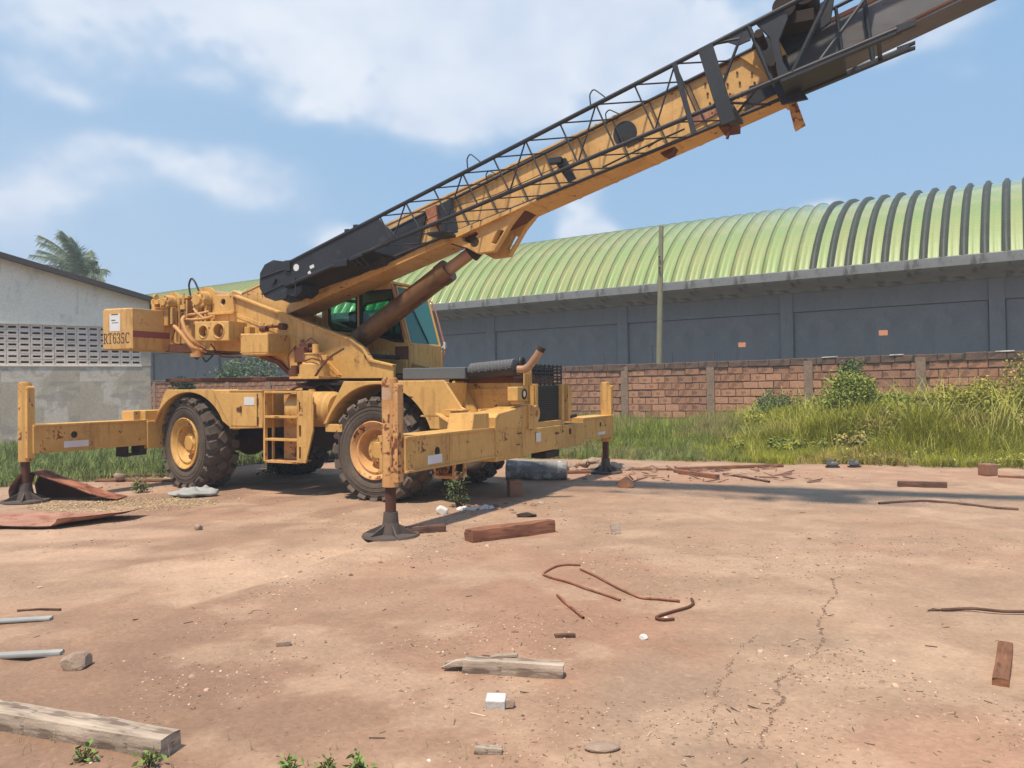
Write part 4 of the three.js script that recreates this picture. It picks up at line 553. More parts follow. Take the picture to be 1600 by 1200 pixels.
  part(jib, 'base_legs', [prism([[6.95, low(6.95) + .03], [8.2, low(8.2) + .025], [8.2, low(8.2) - .055], [6.95, low(6.95) - .06]], zt - .05, zt + .02, .005), prism([[6.9, low(6.9)], [8.28, low(8.28)], [8.28, low(8.28) - .05], [6.9, low(6.9) - .06]], zf - .04, zf + .04, .005), prism([[6.95, low(6.95) - .02], [7.62, low(7.62) - .02], [7.62, low(7.62) - .03], [6.95, low(6.95) - .035]], zf, zt, 0), bb(7.95, 8.0, low(8) - .03, low(8) + .01, zf, zt), rod([7.08, low(7.08), zt], [7.55, top(7.55), zt], .028, 10), rod([7.36, low(7.36), zt], [7.9, top(7.9), zf], .022, 10), rod([7.6, low(7.6), zf], [7.5, top(7.5), zf], .022, 10), rod([7.9, low(7.9), zf], [7.8, top(7.8), zf], .03, 10)], K);
  part(jib, 'pin_lug', [prism([[8.15, low(8.15) + .04], [8.34, low(8.3) + .04], [8.34, low(8.3) + .01], [8.2, low(8.2)], [8.34, low(8.3) - .02], [8.34, low(8.3) - .05], [8.15, low(8.15) - .05]], zf - .03, zf + .03)], K); part(jib, 'pin_lug', [prism([[8.15, low(8.15) + .04], [8.34, low(8.3) + .03], [8.34, low(8.3) - .04], [8.15, low(8.15) - .05]], zt - .03, zt + .03)], K);
  for (const [x, z, s, f] of [[2.9, zt, 1, top], [4.7, zt, 1, top], [2.86, zf, .7, top], [4.69, zf, .7, top]]) part(jib, 'cable_guide', [tube([[x - .06, f(x), z], [x - .07, f(x) + .14 * s, z], [x - .02, f(x) + .20 * s, z], [x + .05, f(x) + .15 * s, z], [x + .13, f(x) + .08 * s, z]], .009, 16, 6)], K);
  part(jib, 'loose_cable', [tube([[1.4, low(1.4) + .02, .99], [2.6, low(2.6) + .1, .98], [3.3, low(3.3) + .03, .98], [4.4, low(4.4) + .06, .98]], .006, 30, 5), tube([[4.6, low(4.6) + .03, .4], [5.2, low(5.2) + .08, .38], [5.7, low(5.7) + .1, .37]], .012, 20, 6)], D);
  part(jib, 'clamp', [prism([[4.12, 4.53], [4.26, 4.58], [4.4, 4.3], [4.3, 4.26]], .84, .9, .005), bb(4.06, 4.24, 4.5, 4.58, .9, .99)], K);
}

// ------------------------------------------------------------------ things lying in the yard
const wood = (seed, a, b, c2) => std({ map: tex(384, (u, v) => { const g = fbm(u * 4, v * 60, seed, 4), k = n(u, v, 4, seed + 3, 4); let c = mix3(a, b, clamp(g * 1.6 - .3)); c = mix3(c, c2, step(.58, .75, fbm(u * 5, v * 26, seed + 6, 4)) * .7); return c.map((q) => q * (.86 + .28 * k)); }), roughness: .92, bumpMap: bumpTex, bumpScale: .004 });
M.woodGrey = wood(900, [150, 132, 116], [190, 174, 156], [104, 88, 76]); M.woodBrown = wood(910, [108, 70, 48], [138, 94, 66], [78, 50, 36]); M.woodRed = wood(920, [116, 74, 54], [146, 98, 74], [90, 56, 42]); M.woodDark = wood(930, [80, 56, 46], [112, 82, 66], [54, 38, 32]);
M.stone = std({ map: tex(256, (u, v) => mix3([128, 108, 94], [172, 150, 132], n(u, v, 6, 940, 5))), roughness: .95, bumpMap: bumpTex, bumpScale: .006 });
M.whiteStone = std({ map: tex(256, (u, v) => mix3([186, 182, 176], [222, 220, 216], n(u, v, 6, 945, 5))), roughness: .9, bumpMap: bumpTex, bumpScale: .004 });
M.earthBlock = std({ map: tex(256, (u, v) => mix3([120, 84, 66], [156, 114, 90], n(u, v, 6, 950, 5))), roughness: .95, bumpMap: bumpTex, bumpScale: .008 });
M.zinc = std({ map: tex(256, (u, v) => mix3([138, 138, 136], [172, 172, 168], n(u, v, 5, 955, 4))), roughness: .75, metalness: .1 });
function timber(L, h, w, seed, rag = .3) {     // a worn beam: rounded corners, uneven faces, splintered ends
  const g = new THREE.BoxGeometry(L, h, w, 26, 3, 3), p = g.attributes.position, r = rng(seed);
  for (let i = 0; i < p.count; i++) {
    let x = p.getX(i), y = p.getY(i), z = p.getZ(i); const e = Math.abs(x) / (L / 2);
    const a = (fbm(x * 5 + seed, z * 14 + y * 9, seed, 3) - .5), cr = (Math.abs(y) > h * .45 && Math.abs(z) > w * .45) ? .93 : 1;
    y = y * cr + a * h * .14; z = z * cr + (fbm(x * 4 + 9, y * 12 + 3, seed + 5, 3) - .5) * w * .14;
    if (e > .99) x += (fbm(y * 60, z * 60, seed + 8, 2) - .6) * Math.min(L, .8) * .12 * rag;
    p.setXYZ(i, x, y, z);
  }
  g.computeVertexNormals(); return g;
}
function rock(r, seed, sx = 1, sy = .7, sz = 1, cut = 6) {
  const g = new THREE.IcosahedronGeometry(r, 2), p = g.attributes.position, q = rng(seed), pl = Array.from({ length: cut }, () => { const v = V(q() - .5, q() - .4, q() - .5).normalize(); return [v, r * (.55 + .3 * q())]; });
  for (let i = 0; i < p.count; i++) { const v = V(p.getX(i), p.getY(i), p.getZ(i)); for (const [d, k] of pl) { const t = v.dot(d) - k; if (t > 0) v.addScaledVector(d, -t); } p.setXYZ(i, v.x * sx, v.y * sy, v.z * sz); }
  g.computeVertexNormals(); return g;
}
const at = (x, z, dy = 0) => [x, gh(x, z) + dy, z];
function beamAt(name, label, cat, a, b, h, w, m, seed, group, dy = 0) { const L = Math.hypot(b[0] - a[0], b[1] - a[1]); return solo(name, label, cat, [timber(L, h, w, seed)], m, at((a[0] + b[0]) / 2, (a[1] + b[1]) / 2, h / 2 - Math.min(.02, h * .2) + dy), -Math.atan2(b[1] - a[1], b[0] - a[0]), group, .6); }

beamAt('timber_beam', 'long pale weathered timber beam lying in the near left corner', 'beam', [-2.98, -3.97], [-1.50, -3.47], .105, .13, M.woodGrey, 3);
{ const t = thing('splintered_plank', 'short pale splintered plank beside a white fragment in the mid foreground', 'plank', at(-.06, -4.43, .035), -.17);
  part(t, 'plank', [timber(.56, .085, .09, 14, .4).translate(.06, 0, 0)], M.woodGrey, undefined, .6);
  part(t, 'splinter', [prism([[-.36, -.03], [-.2, -.04], [-.2, .02], [-.33, .005]], -.04, -.012, .002), prism([[-.34, -.01], [-.2, 0], [-.2, .04], [-.27, .03]], .0, .03, .002), box(.16, .02, .03, .0, .05, -.03, 0, .1, .1)], M.woodGrey, undefined, .6); }
{ const t = thing('white_fragment', 'small white painted concrete fragment with a grey broken end', 'fragment', at(-.09, -3.97, .025), -.1);
  part(t, 'painted_face', [box(.1, .055, .08, 0, 0, 0, .15, 0, 0, .006)], M.whiteStone, undefined, .3); part(t, 'broken_end', [rock(.038, 8, 1, .7, .9).translate(.06, -.004, 0)], M.stone, undefined, .3); }
beamAt('timber_baulk', 'heavy reddish brown squared timber baulk in front of the crane', 'beam', [-.45, -8.12], [.42, -8.72], .155, .16, M.woodRed, 5);
beamAt('short_board', 'dark short board lying beside the near outrigger foot', 'plank', [-1.16, -8.62], [-.76, -8.78], .09, .14, M.woodDark, 9);
beamAt('dark_timber', 'dark squared timber lying at right near the grass', 'beam', [6.06, -12.45], [6.72, -12.27], .11, .12, M.woodDark, 21);
beamAt('brown_plank_end', 'short brown plank with a yellowish worn end at far right foreground', 'plank', [2.58, -4.20], [2.98, -4.80], .05, .08, M.woodBrown, 23);
{ const s = rng(4); const t = thing('dry_stick', 'thin dry stick on the ground near the right edge', 'stick', at(3.32, -5.55, .015), -.2); part(t, 'stem', [tube([[-.30, 0, .02], [-.1, .012, -.01], [.1, .004, .0], [.36, .01, -.02]], .011, 20, 6)], M.woodDark, undefined, .5); part(t, 'frayed_end', [0, 1, 2].map((k) => rod([-.30, 0, .02], [-.36 - k * .02, .0, .0 + k * .025], .005, 5)), M.woodDark, undefined, .5); }
// timbers in a row by the grass edge
[['long split timber at the left end of the row by the grass', [2.1, -15.05], [3.2, -14.98], .05, .1, 31], ['longest flat timber in the row by the grass', [3.1, -15.0], [5.3, -15.6], .07, .16, 32], ['short stack timber crossing below the long one', [3.02, -14.3], [3.5, -13.5], .09, .1, 33], ['second crossing timber against the short stack', [3.0, -14.6], [3.22, -13.8], .06, .08, 34]].forEach(([l, a, b, h, w, s]) => beamAt('loose_timber', 'reddish brown ' + l, 'timber', a, b, h, w, s % 2 ? M.woodRed : M.woodBrown, s, 'loose timbers by the grass edge'));
pieceStub('broken_branch', 'thin forked broken branch right of the crossed timbers', [[3.75, -14.1], [4.0, -13.6], [4.2, -12.95]], .018, M.woodDark);
function pieceStub(name, label, pts, r, m, cat = 'branch', lift = .02) { const c = pts[Math.floor(pts.length / 2)], o = at(c[0], c[1], 0); const t = thing(name, label, cat, o); part(t, 'length', [tube(pts.map(([x, z]) => [x - c[0], gh(x, z) - o[1] + lift, z - c[1]]), r, 40, 6)], m, undefined, .5); return t; }
{ const b = thing('small_twig', 'little pale twig lying by the forked branch', 'twig', at(3.9, -13.9, .02)); part(b, 'stem', [rod([-.2, 0, .1], [.25, .02, -.1], .012)], M.woodGrey, undefined, .5); }
beamAt('loose_plank', 'long grey plank lying behind the left rear wheel', 'plank', [-7.7, -14.25], [-5.9, -14.5], .05, .16, M.woodDark, 41);
beamAt('loose_plank', 'flat brown plank in front of the grey one behind the wheel', 'plank', [-7.2, -13.75], [-5.6, -13.6], .045, .18, M.woodBrown, 42);
solo('cement_lump', 'small pale cement lump on the brown plank behind the rear outrigger', 'lump', [rock(.085, 51, 1.2, .9, .8)], M.stone, at(-6.75, -13.6, .1), .3, undefined, .5);
// rods and strips of rusty metal
pieceStub('bent_rod', 'long rusty bent strip with a hooked end on the reddish ground', [[.59, -6.97], [.48, -7.0], [.38, -6.95], [.25, -6.66], [.45, -6.36], [.62, -6.1], [.79, -5.85]], .0085, M.rust, 'metal rod', .012);
pieceStub('kinked_strip', 'rusty kinked strip right of the hooked rod', [[.58, -6.84], [.7, -6.55], [.82, -6.2], [.95, -5.9], [1.08, -5.86], [1.22, -5.81]], .009, M.rust, 'metal strip', .012);
pieceStub('hook_rod', 'dark rusty rod with a curled end, rightmost of the bent metal', [[1.32, -5.87], [1.31, -5.76], [1.25, -5.65], [1.12, -5.54], [1.01, -5.46], [.97, -5.40], [1.01, -5.36], [1.09, -5.37]], .010, M.darkRust, 'metal rod', .014);
pieceStub('short_strip', 'short straight rusty strip below the hooked rod', [[.33, -5.97], [.40, -5.7], [.48, -5.42]], .0095, M.rust, 'metal strip', .012);
pieceStub('black_cable', 'dark thin cable lying curved across the ground at right', [[4.9, -10.6], [5.2, -10.72], [5.6, -10.74], [5.95, -10.4], [6.1, -10.05], [6.35, -9.95]], .022, M.woodDark, 'cable', .008);
// rusty sheets
function sheet(pts, w, thick, m, seed) {   // a strip of sheet along a bent line of [x, y], of width w along z
  const N = pts.length, p = [], ix = [], K = 12; const c = new THREE.CatmullRomCurve3(pts.map(([x, y, z = 0]) => V(x, y, z))).getPoints(30);
  for (const side of [0, 1]) for (let i = 0; i < c.length; i++) for (let j = 0; j <= K; j++) { const z = (j / K - .5) * w, k = (fbm(i * .2 + seed, j * .35, seed, 3) - .5); p.push(c[i].x + k * .03, c[i].y + k * .03 - side * thick, c[i].z + z + k * .05); }
  const m0 = c.length * (K + 1); for (const side of [0, 1]) for (let i = 0; i + 1 < c.length; i++) for (let j = 0; j < K; j++) { const a = side * m0 + i * (K + 1) + j, b = a + K + 1; side ? ix.push(a, b, a + 1, a + 1, b, b + 1) : ix.push(a, a + 1, b, a + 1, b + 1, b); }
  const g = new THREE.BufferGeometry(); g.setAttribute('position', new THREE.Float32BufferAttribute(p, 3)); g.setIndex(ix); g.computeVertexNormals(); return g;
}
{ const t = thing('curled_sheet', 'curled rusty metal sheet propped open beside the left outrigger', 'metal sheet', at(-6.40, -11.55), .12);
  part(t, 'curl', [sheet([[-.62, .02], [-.66, .24], [-.55, .42], [-.25, .33], [.1, .19], [.45, .06], [.68, .02]], .42, .012, 0, 3)], M.rust, undefined, 1);
  part(t, 'back', [prism([[-.60, 0], [-.64, .22], [-.54, .40], [-.25, .31], [.1, .17], [.45, .04], [.6, 0]], -.24, -.225, .002)], M.darkRust, undefined, 1); part(t, 'side', [sheet([[-.70, .0], [-.74, .2], [-.60, .41]], .5, .012, 0, 5).translate(.02, 0, .1)], M.rustPale, undefined, 1); }
{ const t = thing('flat_sheet', 'flat pale rusty metal sheet with one lifted corner at the left edge', 'metal sheet', at(-5.75, -9.55, .02), -.08);
  part(t, 'sheet', [(() => { const g = sheet([[-1.3, .0], [-.5, .015], [.4, .02], [.9, .05], [1.12, .10]], .95, .01, 0, 9), p = g.attributes.position; for (let i = 0; i < p.count; i++) { const x = p.getX(i), z = p.getZ(i); if (x > .5) p.setX(i, x - (x - .5) * step(-.2, .5, z) * .85); } g.computeVertexNormals(); return g; })()], M.rustPale, undefined, 1); }
solo('grey_sack', 'crumpled pale grey cement sack in front of the left rear wheel', 'sack', [(() => { const g = new THREE.SphereGeometry(1, 26, 16), p = g.attributes.position; for (let i = 0; i < p.count; i++) { const x = p.getX(i), y = p.getY(i), z = p.getZ(i), k = fbm(x * 2.5, z * 2.5 + y, 12, 4) - .5; p.setXYZ(i, x * .33 * (1 + k * .9), Math.max(-.02, (y * .06 + Math.abs(fbm(x * 6, z * 6, 19, 3) - .5) * .16 * Math.max(y, 0)) * (1 + k * 2.2) + .01), z * .22 * (1 + k * 1.1)); } g.computeVertexNormals(); return g; })()], M.zinc, at(-4.78, -11.85, .03), .2, undefined, .5);
beamAt('zinc_strip', 'flat grey metal strip at the left edge, farther of the two', 'metal strip', [-3.75, -5.42], [-3.22, -5.53], .02, .07, M.zinc, 61, undefined, .01);
beamAt('zinc_channel', 'bent grey metal channel at the left edge, nearer of the two', 'metal strip', [-3.25, -4.70], [-2.72, -4.78], .025, .06, M.zinc, 62, undefined, .01);
pieceStub('leaf_stick', 'thin dark stick lying above the grey strips at left', [[-3.6, -5.75], [-3.45, -5.80], [-3.3, -5.78]], .008, M.woodDark, 'stick', .01);
solo('corner_stone', 'angular brown stone at left beside the grey metal channel', 'stone', [rock(.085, 71, 1.1, .75, .9, 9)], M.stone, at(-2.5, -4.53, .03), .4, undefined, .4);
solo('small_stone', 'small pointed stone on the pale ground left of the crane', 'stone', [rock(.055, 72, .9, 1.0, .9, 8)], M.stone, at(-3.55, -8.95, .025), 0, undefined, .4);
solo('pale_pebble', 'pale pebble left of the curled rusty rod end', 'stone', [rock(.026, 73, 1.1, .8, .9)], M.whiteStone, at(.82, -5.0, .012), 0, undefined, .3);
solo('wood_chip', 'dark wood chip above the splintered plank', 'wood chip', [timber(.16, .03, .04, 74, 1)], M.woodDark, at(-.1, -4.62, .015), -.2, undefined, .4);
solo('bark_chip', 'flat dark bark chip in front of the short rusty strip', 'wood chip', [timber(.13, .02, .035, 75, 1)], M.woodDark, at(.33, -5.05, .01), .1, undefined, .4);
solo('tile_chip', 'pale chip standing on the ground right of the heavy baulk', 'chip', [box(.10, .13, .03, 0, .04, 0, -.3, 0, .1, .01)], M.woodGrey, at(1.1, -8.5, .01), .2, undefined, .4);
solo('bone_chip', 'small pale tube shaped chip left of centre in the foreground', 'chip', [timber(.085, .028, .03, 76, .6)], M.stone, at(-1.42, -4.9, .012), .25, undefined, .4);
solo('near_chip', 'curled pale bark piece at the bottom edge left of centre', 'wood chip', [timber(.12, .03, .04, 77, .8)], M.woodGrey, at(-.11, -3.47, .014), -.15, undefined, .4);
solo('near_slab', 'flat pale stone flake at the bottom edge right of centre', 'stone', [rock(.075, 78, 1.1, .28, .6, 8)], M.stone, at(.39, -3.5, .012), .1, undefined, .4);
solo('earth_block', 'reddish brown cube of earth block standing at the right by the grass', 'block', [(() => { const g = box(.24, .22, .22, 0, 0, 0, 0, 0, 0, .03); return g; })()], M.earthBlock, at(8.34, -13.9, .10), .3, undefined, .5);
beamAt('right_timber', 'pale broken timber right of the earth block', 'timber', [8.35, -13.6], [9.0, -13.3], .05, .08, M.woodRed, 81);
solo('earth_brick', 'worn brown earth brick right of the crane front', 'brick', [rock(.16, 83, .95, .75, .7, 10)], M.earthBlock, at(1.79, -12.4, .06), .2, undefined, .5);
solo('dark_brick', 'brown brick standing in the shade under the crane front', 'brick', [box(.2, .26, .16, 0, 0, 0, 0, 0, .05, .02)], M.earthBlock, at(.03, -11.55, .12), .3, undefined, .5);
solo('white_rock', 'bright white stone beside the weeds under the crane', 'stone', [rock(.085, 85, 1, .9, .8, 9)], M.whiteStone, at(-.89, -10.0, .04), 0, undefined, .4);
solo('lime_heap', 'crumbled whitish rubble right of the white stone', 'rubble', Array.from({ length: 26 }, (_, i) => { const r = rng(i + 300); return rock(.02 + r() * .035, i, 1, .7, 1, 4).translate((r() - .5) * .42, 0, (r() - .5) * .24); }), M.whiteStone, at(-.48, -10.35, .012), 0, undefined, .4);
solo('dark_pad', 'small dark flat pad right of the whitish rubble', 'pad', [rock(.11, 88, 1.2, .35, .8, 7)], M.dark, at(.17, -9.75, .02), 0, undefined, .4);
solo('old_drum', 'crushed grey metal drum lying under the crane front', 'drum', [(() => { const g = new THREE.CylinderGeometry(.2, .18, 1.05, 36, 14); g.rotateZ(Math.PI / 2); const p = g.attributes.position; for (let i = 0; i < p.count; i++) { const x = p.getX(i), y = p.getY(i), z = p.getZ(i), k = fbm(x * 4, Math.atan2(z, y) * 2, 15, 4) - .5; p.setXYZ(i, x, y * (.86 + k * .5) , z * (1 + k * .4)); } g.computeVertexNormals(); return g; })()], std({ map: tex(384, (u, v) => { const a = n(u, v, 5, 960, 5); let c = mix3([120, 120, 118], [170, 172, 172], clamp(a * 1.7 - .3)); return mix3(c, [196, 196, 194], step(.58, .7, n(u, v, 9, 963, 4)) * .8); }), roughness: .7, bumpMap: bumpTex, bumpScale: .01 }), at(.42, -13.75, .15), -.12, undefined, .7);
solo('concrete_heap', 'heap of grey broken concrete around the far outrigger foot', 'rubble', Array.from({ length: 40 }, (_, i) => { const r = rng(i + 500), a = r() * 6.3, d = r() * .5; return rock(.05 + r() * .1, i + 9, 1, .6, 1, 5).translate(Math.cos(a) * d * 1.3, (.5 - d) * .3, Math.sin(a) * d * .6); }), M.stone, at(1.55, -15.1, .03), 0, undefined, .5);
solo('flat_offcut', 'brown flat offcut beside the grey drum', 'timber', [timber(.5, .05, .14, 90)], M.woodRed, at(1.2, -14.6, .03), .2, undefined, .5);
for (const [x, z, l] of [[6.2, -15.35, 'grey old shoe lying at the grass edge, left of the pair'], [6.62, -15.34, 'grey old shoe lying at the grass edge, right of the pair']]) { const t = thing('old_shoe', l, 'shoe', at(x, z, .01), x > 6.4 ? .3 : -.2, 'pair of old shoes'); part(t, 'upper', [new THREE.SphereGeometry(.07, 14, 10).scale(1.7, .8, .8).translate(0, .06, 0), cyl([-.06, .05, 0], [-.06, .14, 0], .06, .05, 12)], M.greyBox, undefined, .4); part(t, 'sole', [box(.26, .025, .1, 0, .012, 0, 0, 0, 0, .01)], M.dark, undefined, .4); }
// crumbs, gravel, cracks (nobody could count them)
function scatter(name, label, geos, m, N, seed, put, tint) {
  const g = merge([geos], .3), im = new THREE.InstancedMesh(g, m, N), r = rng(seed), mt = new THREE.Matrix4(), q = new THREE.Quaternion(), c = new THREE.Color(); let k = 0;
  for (let tries = 0; k < N && tries < N * 30; tries++) { const p = put(r); if (!p) continue; const [x, z, s, dy = 0, sy = s] = p; q.setFromEuler(new THREE.Euler((r() - .5) * .6, r() * 6.28, (r() - .5) * .6)); mt.compose(V(x, gh(x, z) + dy, z), q, V(s, sy, s)); im.setMatrixAt(k, mt); if (tint) im.setColorAt(k, c.setRGB(...tint(r, x, z))); k++; }
  im.count = k; im.name = name; im.userData = { label, kind: 'stuff' }; im.castShadow = im.receiveShadow = true; scene.add(im); return im;
}
M.grit = std({ color: 0xffffff, roughness: .95 });
const gritTint = (r) => { const k = .6 + r() * .8; return r() < .025 ? [.55 * k, .48 * k, .42 * k] : r() < .3 ? [.2 * k, .13 * k, .095 * k] : [.42 * k, .28 * k, .20 * k]; };
scatter('gravel', 'loose gravel and crumbs of earth scattered over the bare yard', [rock(1, 95, 1, .6, .9, 7)], M.grit, 9000, 7, (r) => {
  const d = 2.7 + 13 * Math.pow(r(), 1.5), x = (r() - .5) * 2 * (d * .7 + .4), z = -d; if (overgrown(x, z) > .6) return null;
  const k = fbm(x * 1.1 + 5, z * 1.1, 97, 4), near = step(2.2, 0, Math.hypot(x + .6, z + 8.2)) * .4 + step(1.8, 0, Math.hypot((x - 2.2) * .7, z + 7.4)) * .35 + step(1.4, .2, Math.hypot(x - 1.6, z + 4)) * .25 + step(.7, 0, Math.hypot(x + .1, z + 4.95)) * .35; if (k + near < .54 + r() * .25) return null;
  return [x, z, (.0028 + .006 * Math.pow(r(), 3) + (r() < .012 ? .011 : 0)) * (1 + d * .05), .001];
}, gritTint);
const crackLines = [[[2.72, -6.64], [2.45, -6.03], [2.16, -5.53], [1.93, -4.98], [1.62, -4.53], [1.48, -4.33], [1.35, -4.02], [1.25, -3.89], [1.06, -3.50]], [[1.64, -5.18], [1.27, -4.59], [1.07, -4.11], [.90, -3.63]]];
const crackCurves = crackLines.map((l) => new THREE.CatmullRomCurve3(l.map(([x, z]) => V(x, 0, z))));
scatter('crack_crumbs', 'dark crumbs of soil filling the crack across the pale concrete at right', [rock(1, 96, 1, .5, .8, 6)], M.grit, 1100, 9, (r) => { const a = r() < .72 ? 0 : 1, t = r(), p = crackCurves[a].getPoint(t), w = (fbm(t * 24, a, 33, 3) - .5) * .11; if (fbm(t * 14 + a * 5, 2, 35, 2) < (a ? .5 : .34)) return null; return [p.x + w + (r() - .5) * .022, p.z + (r() - .5) * .02, .0022 + .0054 * r() * r(), .001]; }, (r) => { const k = .6 + r() * .6; return [.19 * k, .125 * k, .09 * k]; });
scatter('straw_litter', 'thin dry twigs and straw scattered over the bare yard', [box(1, .07, .07, 0, 0, 0, 0, 0, 0, 0)], M.grit, 600, 12, (r) => { const d = 2.9 + 9 * Math.pow(r(), 1.3), x = (r() - .5) * 2 * (d * .68); if (fbm(x * .8, -d * .8, 98, 3) < .5) return null; return [x, -d, .02 + r() * r() * .07, .003]; }, (r) => { const k = .5 + r(); return r() < .4 ? [.42 * k, .32 * k, .22 * k] : [.13 * k, .09 * k, .065 * k]; });
scatter('wood_shavings', 'scatter of pale straw and chips between the rusty sheets', [box(1, .12, .3, 0, 0, 0, 0, 0, 0, 0)], M.grit, 1500, 13, (r) => { const a = r() * 6.28, d = Math.sqrt(r()), x = -5.4 + Math.cos(a) * d * 1.3 , z = -11.0 + Math.sin(a) * d * .75; return [x, z, .015 + r() * .03, .004]; }, (r) => { const k = .6 + r() * .7; return [.46 * k, .36 * k, .20 * k]; });

scatter('brick_rubble', 'broken brick bits and clods lying among the timbers and under the crane front', [rock(1, 99, 1, .7, .9, 8)], M.grit, 170, 31, (r) => { const a = r(), x = a < .55 ? 1.2 + r() * 3.6 : a < .8 ? -1 + r() * 1.6 : -7.4 + r() * 2.4, d = a < .55 ? 13.2 + r() * 2.6 : a < .8 ? 9.8 + r() * 1.2 : 12.6 + r() * 1.8; return [x, -d, .012 + .05 * Math.pow(r(), 2.4), .004]; }, (r) => { const k = .6 + r() * .7; return r() < .3 ? [.34 * k, .28 * k, .23 * k] : [.28 * k, .16 * k, .11 * k]; });
scatter('wood_splinters', 'splintered sticks lying about the loose timbers by the grass', [box(1, .05, .06, 0, 0, 0, 0, 0, 0, 0)], M.grit, 60, 33, (r) => { const x = 1.6 + r() * 3.4, d = 13.0 + r() * 2.6; return [x, -d, .12 + r() * .35, .02]; }, (r) => { const k = .6 + r() * .7; return [.24 * k, .14 * k, .10 * k]; });

// ------------------------------------------------------------------ grass, weeds, bushes, palm
M.leaf = new THREE.MeshStandardMaterial({ color: 0xffffff, roughness: .75, side: THREE.DoubleSide });
function blade(h, w, bend, yaw, x, z, seg = 3) {
  const p = [], ix = []; for (let i = 0; i <= seg; i++) { const t = i / seg, ww = w * (1 - t * .92) * .5, y = h * t * (1 - bend * .35 * t), o = bend * h * t * t * .9; p.push(-ww, y, o, ww, y, o); } for (let i = 0; i < seg; i++) { const a = i * 2; ix.push(a, a + 1, a + 2, a + 1, a + 3, a + 2); }
  const g = new THREE.BufferGeometry(); g.setAttribute('position', new THREE.Float32BufferAttribute(p, 3)); g.setIndex(ix); g.computeVertexNormals(); g.rotateY(yaw); g.translate(x, 0, z); return g;
}
function tuft(seed, nb, w, spread) { const r = rng(seed); return Array.from({ length: nb }, () => blade(.5 + r() * .6, w * (.6 + r() * .8), .1 + r() * 1.0, r() * 6.28, (r() - .5) * spread, (r() - .5) * spread)); }
function leafy(seed, nl, size) {   // a weed: thin stem with pointed leaves
  const r = rng(seed), out = [cyl([0, 0, 0], [.03, 1, .02], .012, .005, 5)];
  for (let i = 0; i < nl; i++) { const y = .2 + .8 * r(), a = r() * 6.28, L = size * (.6 + r() * .8), g = new THREE.BufferGeometry(); const w = L * .3; g.setAttribute('position', new THREE.Float32BufferAttribute([0, 0, 0, w, .03, L * .45, -w, .03, L * .45, 0, -.05, L], 3)); g.setIndex([0, 1, 2, 1, 3, 2]); g.computeVertexNormals(); g.rotateX(-.5 + r() * 1.1); g.rotateY(a); g.translate(.03 * y, y, .02 * y); out.push(g); }
  return out;
}
const green = (r, lo, hi) => { const t = r(), k = .55 + r() * .8; return mix3(lo, hi, t).map((v) => v * k); };
const wallDepth = (x) => 26.5 - .545 * ((x - 4.5) / .839);
scatter('short_grass', 'low green grass behind the crane and along the house', tuft(1, 12, .05, .5), M.leaf, 15000, 21, (r) => { const x = -16 + r() * 21, d = 11 + r() * 20; if (overgrown(x, -d) < .5 || d > wallDepth(x) - .2) return null; const h = .10 + .14 * fbm(x * .7, d * .7, 121, 3) * 1.6; return [x, -d, h * (.7 + r() * .6), -.01, h * (.7 + r() * .8) * 1.1]; }, (r, x, z) => green(r, [.13, .18, .05], [.23, .28, .08]));
scatter('meadow_grass', 'green and drying grass between the timbers and the brick wall', tuft(2, 12, .04, .5), M.leaf, 12000, 22, (r) => { const x = .5 + r() * 9, d = 14.5 + r() * 14; if (overgrown(x, -d) < .5 || d > wallDepth(x) - .15) return null; const e = d - edgeDepth(x); if (e < 2.4 && x > 2.8 && fbm(x * .8, d * .8, 131, 3) < .55 && r() < .8) return null; const h = (.16 + .34 * step(.5, 4.5, e)) * (.55 + .9 * fbm(x * .8, d * .8, 122, 3)); return [x, -d, h * .9, -.01, h * (.7 + r() * .7)]; }, (r, x, z) => { const b = fbm(x * .9, z * .9, 124, 3); return b > .54 ? green(r, [.24, .20, .07], [.38, .32, .13]) : green(r, [.15, .19, .025], [.29, .33, .05]); });
scatter('tall_grass', 'tall yellow green grass and reeds against the wall at right', tuft(3, 13, .030, .42), M.leaf, 34000, 23, (r) => { const x = 4.2 + r() * 13, d = 12.5 + r() * 13; if (overgrown(x, -d) < .6 || d > wallDepth(x) - .1) return null; const e = d - edgeDepth(x); const big = step(4, 9.5, x) * step(.2, 3.2, e); if (e < 1.0 && r() < .35) return null; const h = (.26 + .72 * big) * (.55 + .85 * fbm(x * .7, d * .7, 123, 3)); return [x, -d, h * .85, -.02, h * (.75 + r() * .55)]; }, (r, x, z) => { const b = fbm(x * .8 + 9, z * .8, 126, 3); return b > .57 ? green(r, [.30, .25, .05], [.50, .41, .10]) : green(r, [.22, .235, .016], [.44, .43, .035]); });
scatter('leafy_weeds', 'leafy weeds growing through the tall grass at right', leafy(4, 44, .085), M.leaf, 3200, 24, (r) => { const x = 5 + r() * 12, d = 13 + r() * 11; if (overgrown(x, -d) < .7 || d > wallDepth(x) - .1) return null; const e = d - edgeDepth(x); if (e < 1.5 || fbm(x * .6, d * .6, 133, 3) < .47) return null; const big = step(5, 9.5, x) * step(.3, 3.5, e), h = (.28 + .5 * big) * (.6 + .7 * r()); return [x, -d, .75 + .5 * r(), -.02, h]; }, (r, x, z) => { const b = fbm(x * .5 + 3, z * .5, 127, 3); return b > .64 ? green(r, [.22, .19, .04], [.34, .28, .07]) : green(r, [.12, .15, .012], [.26, .27, .03]); });
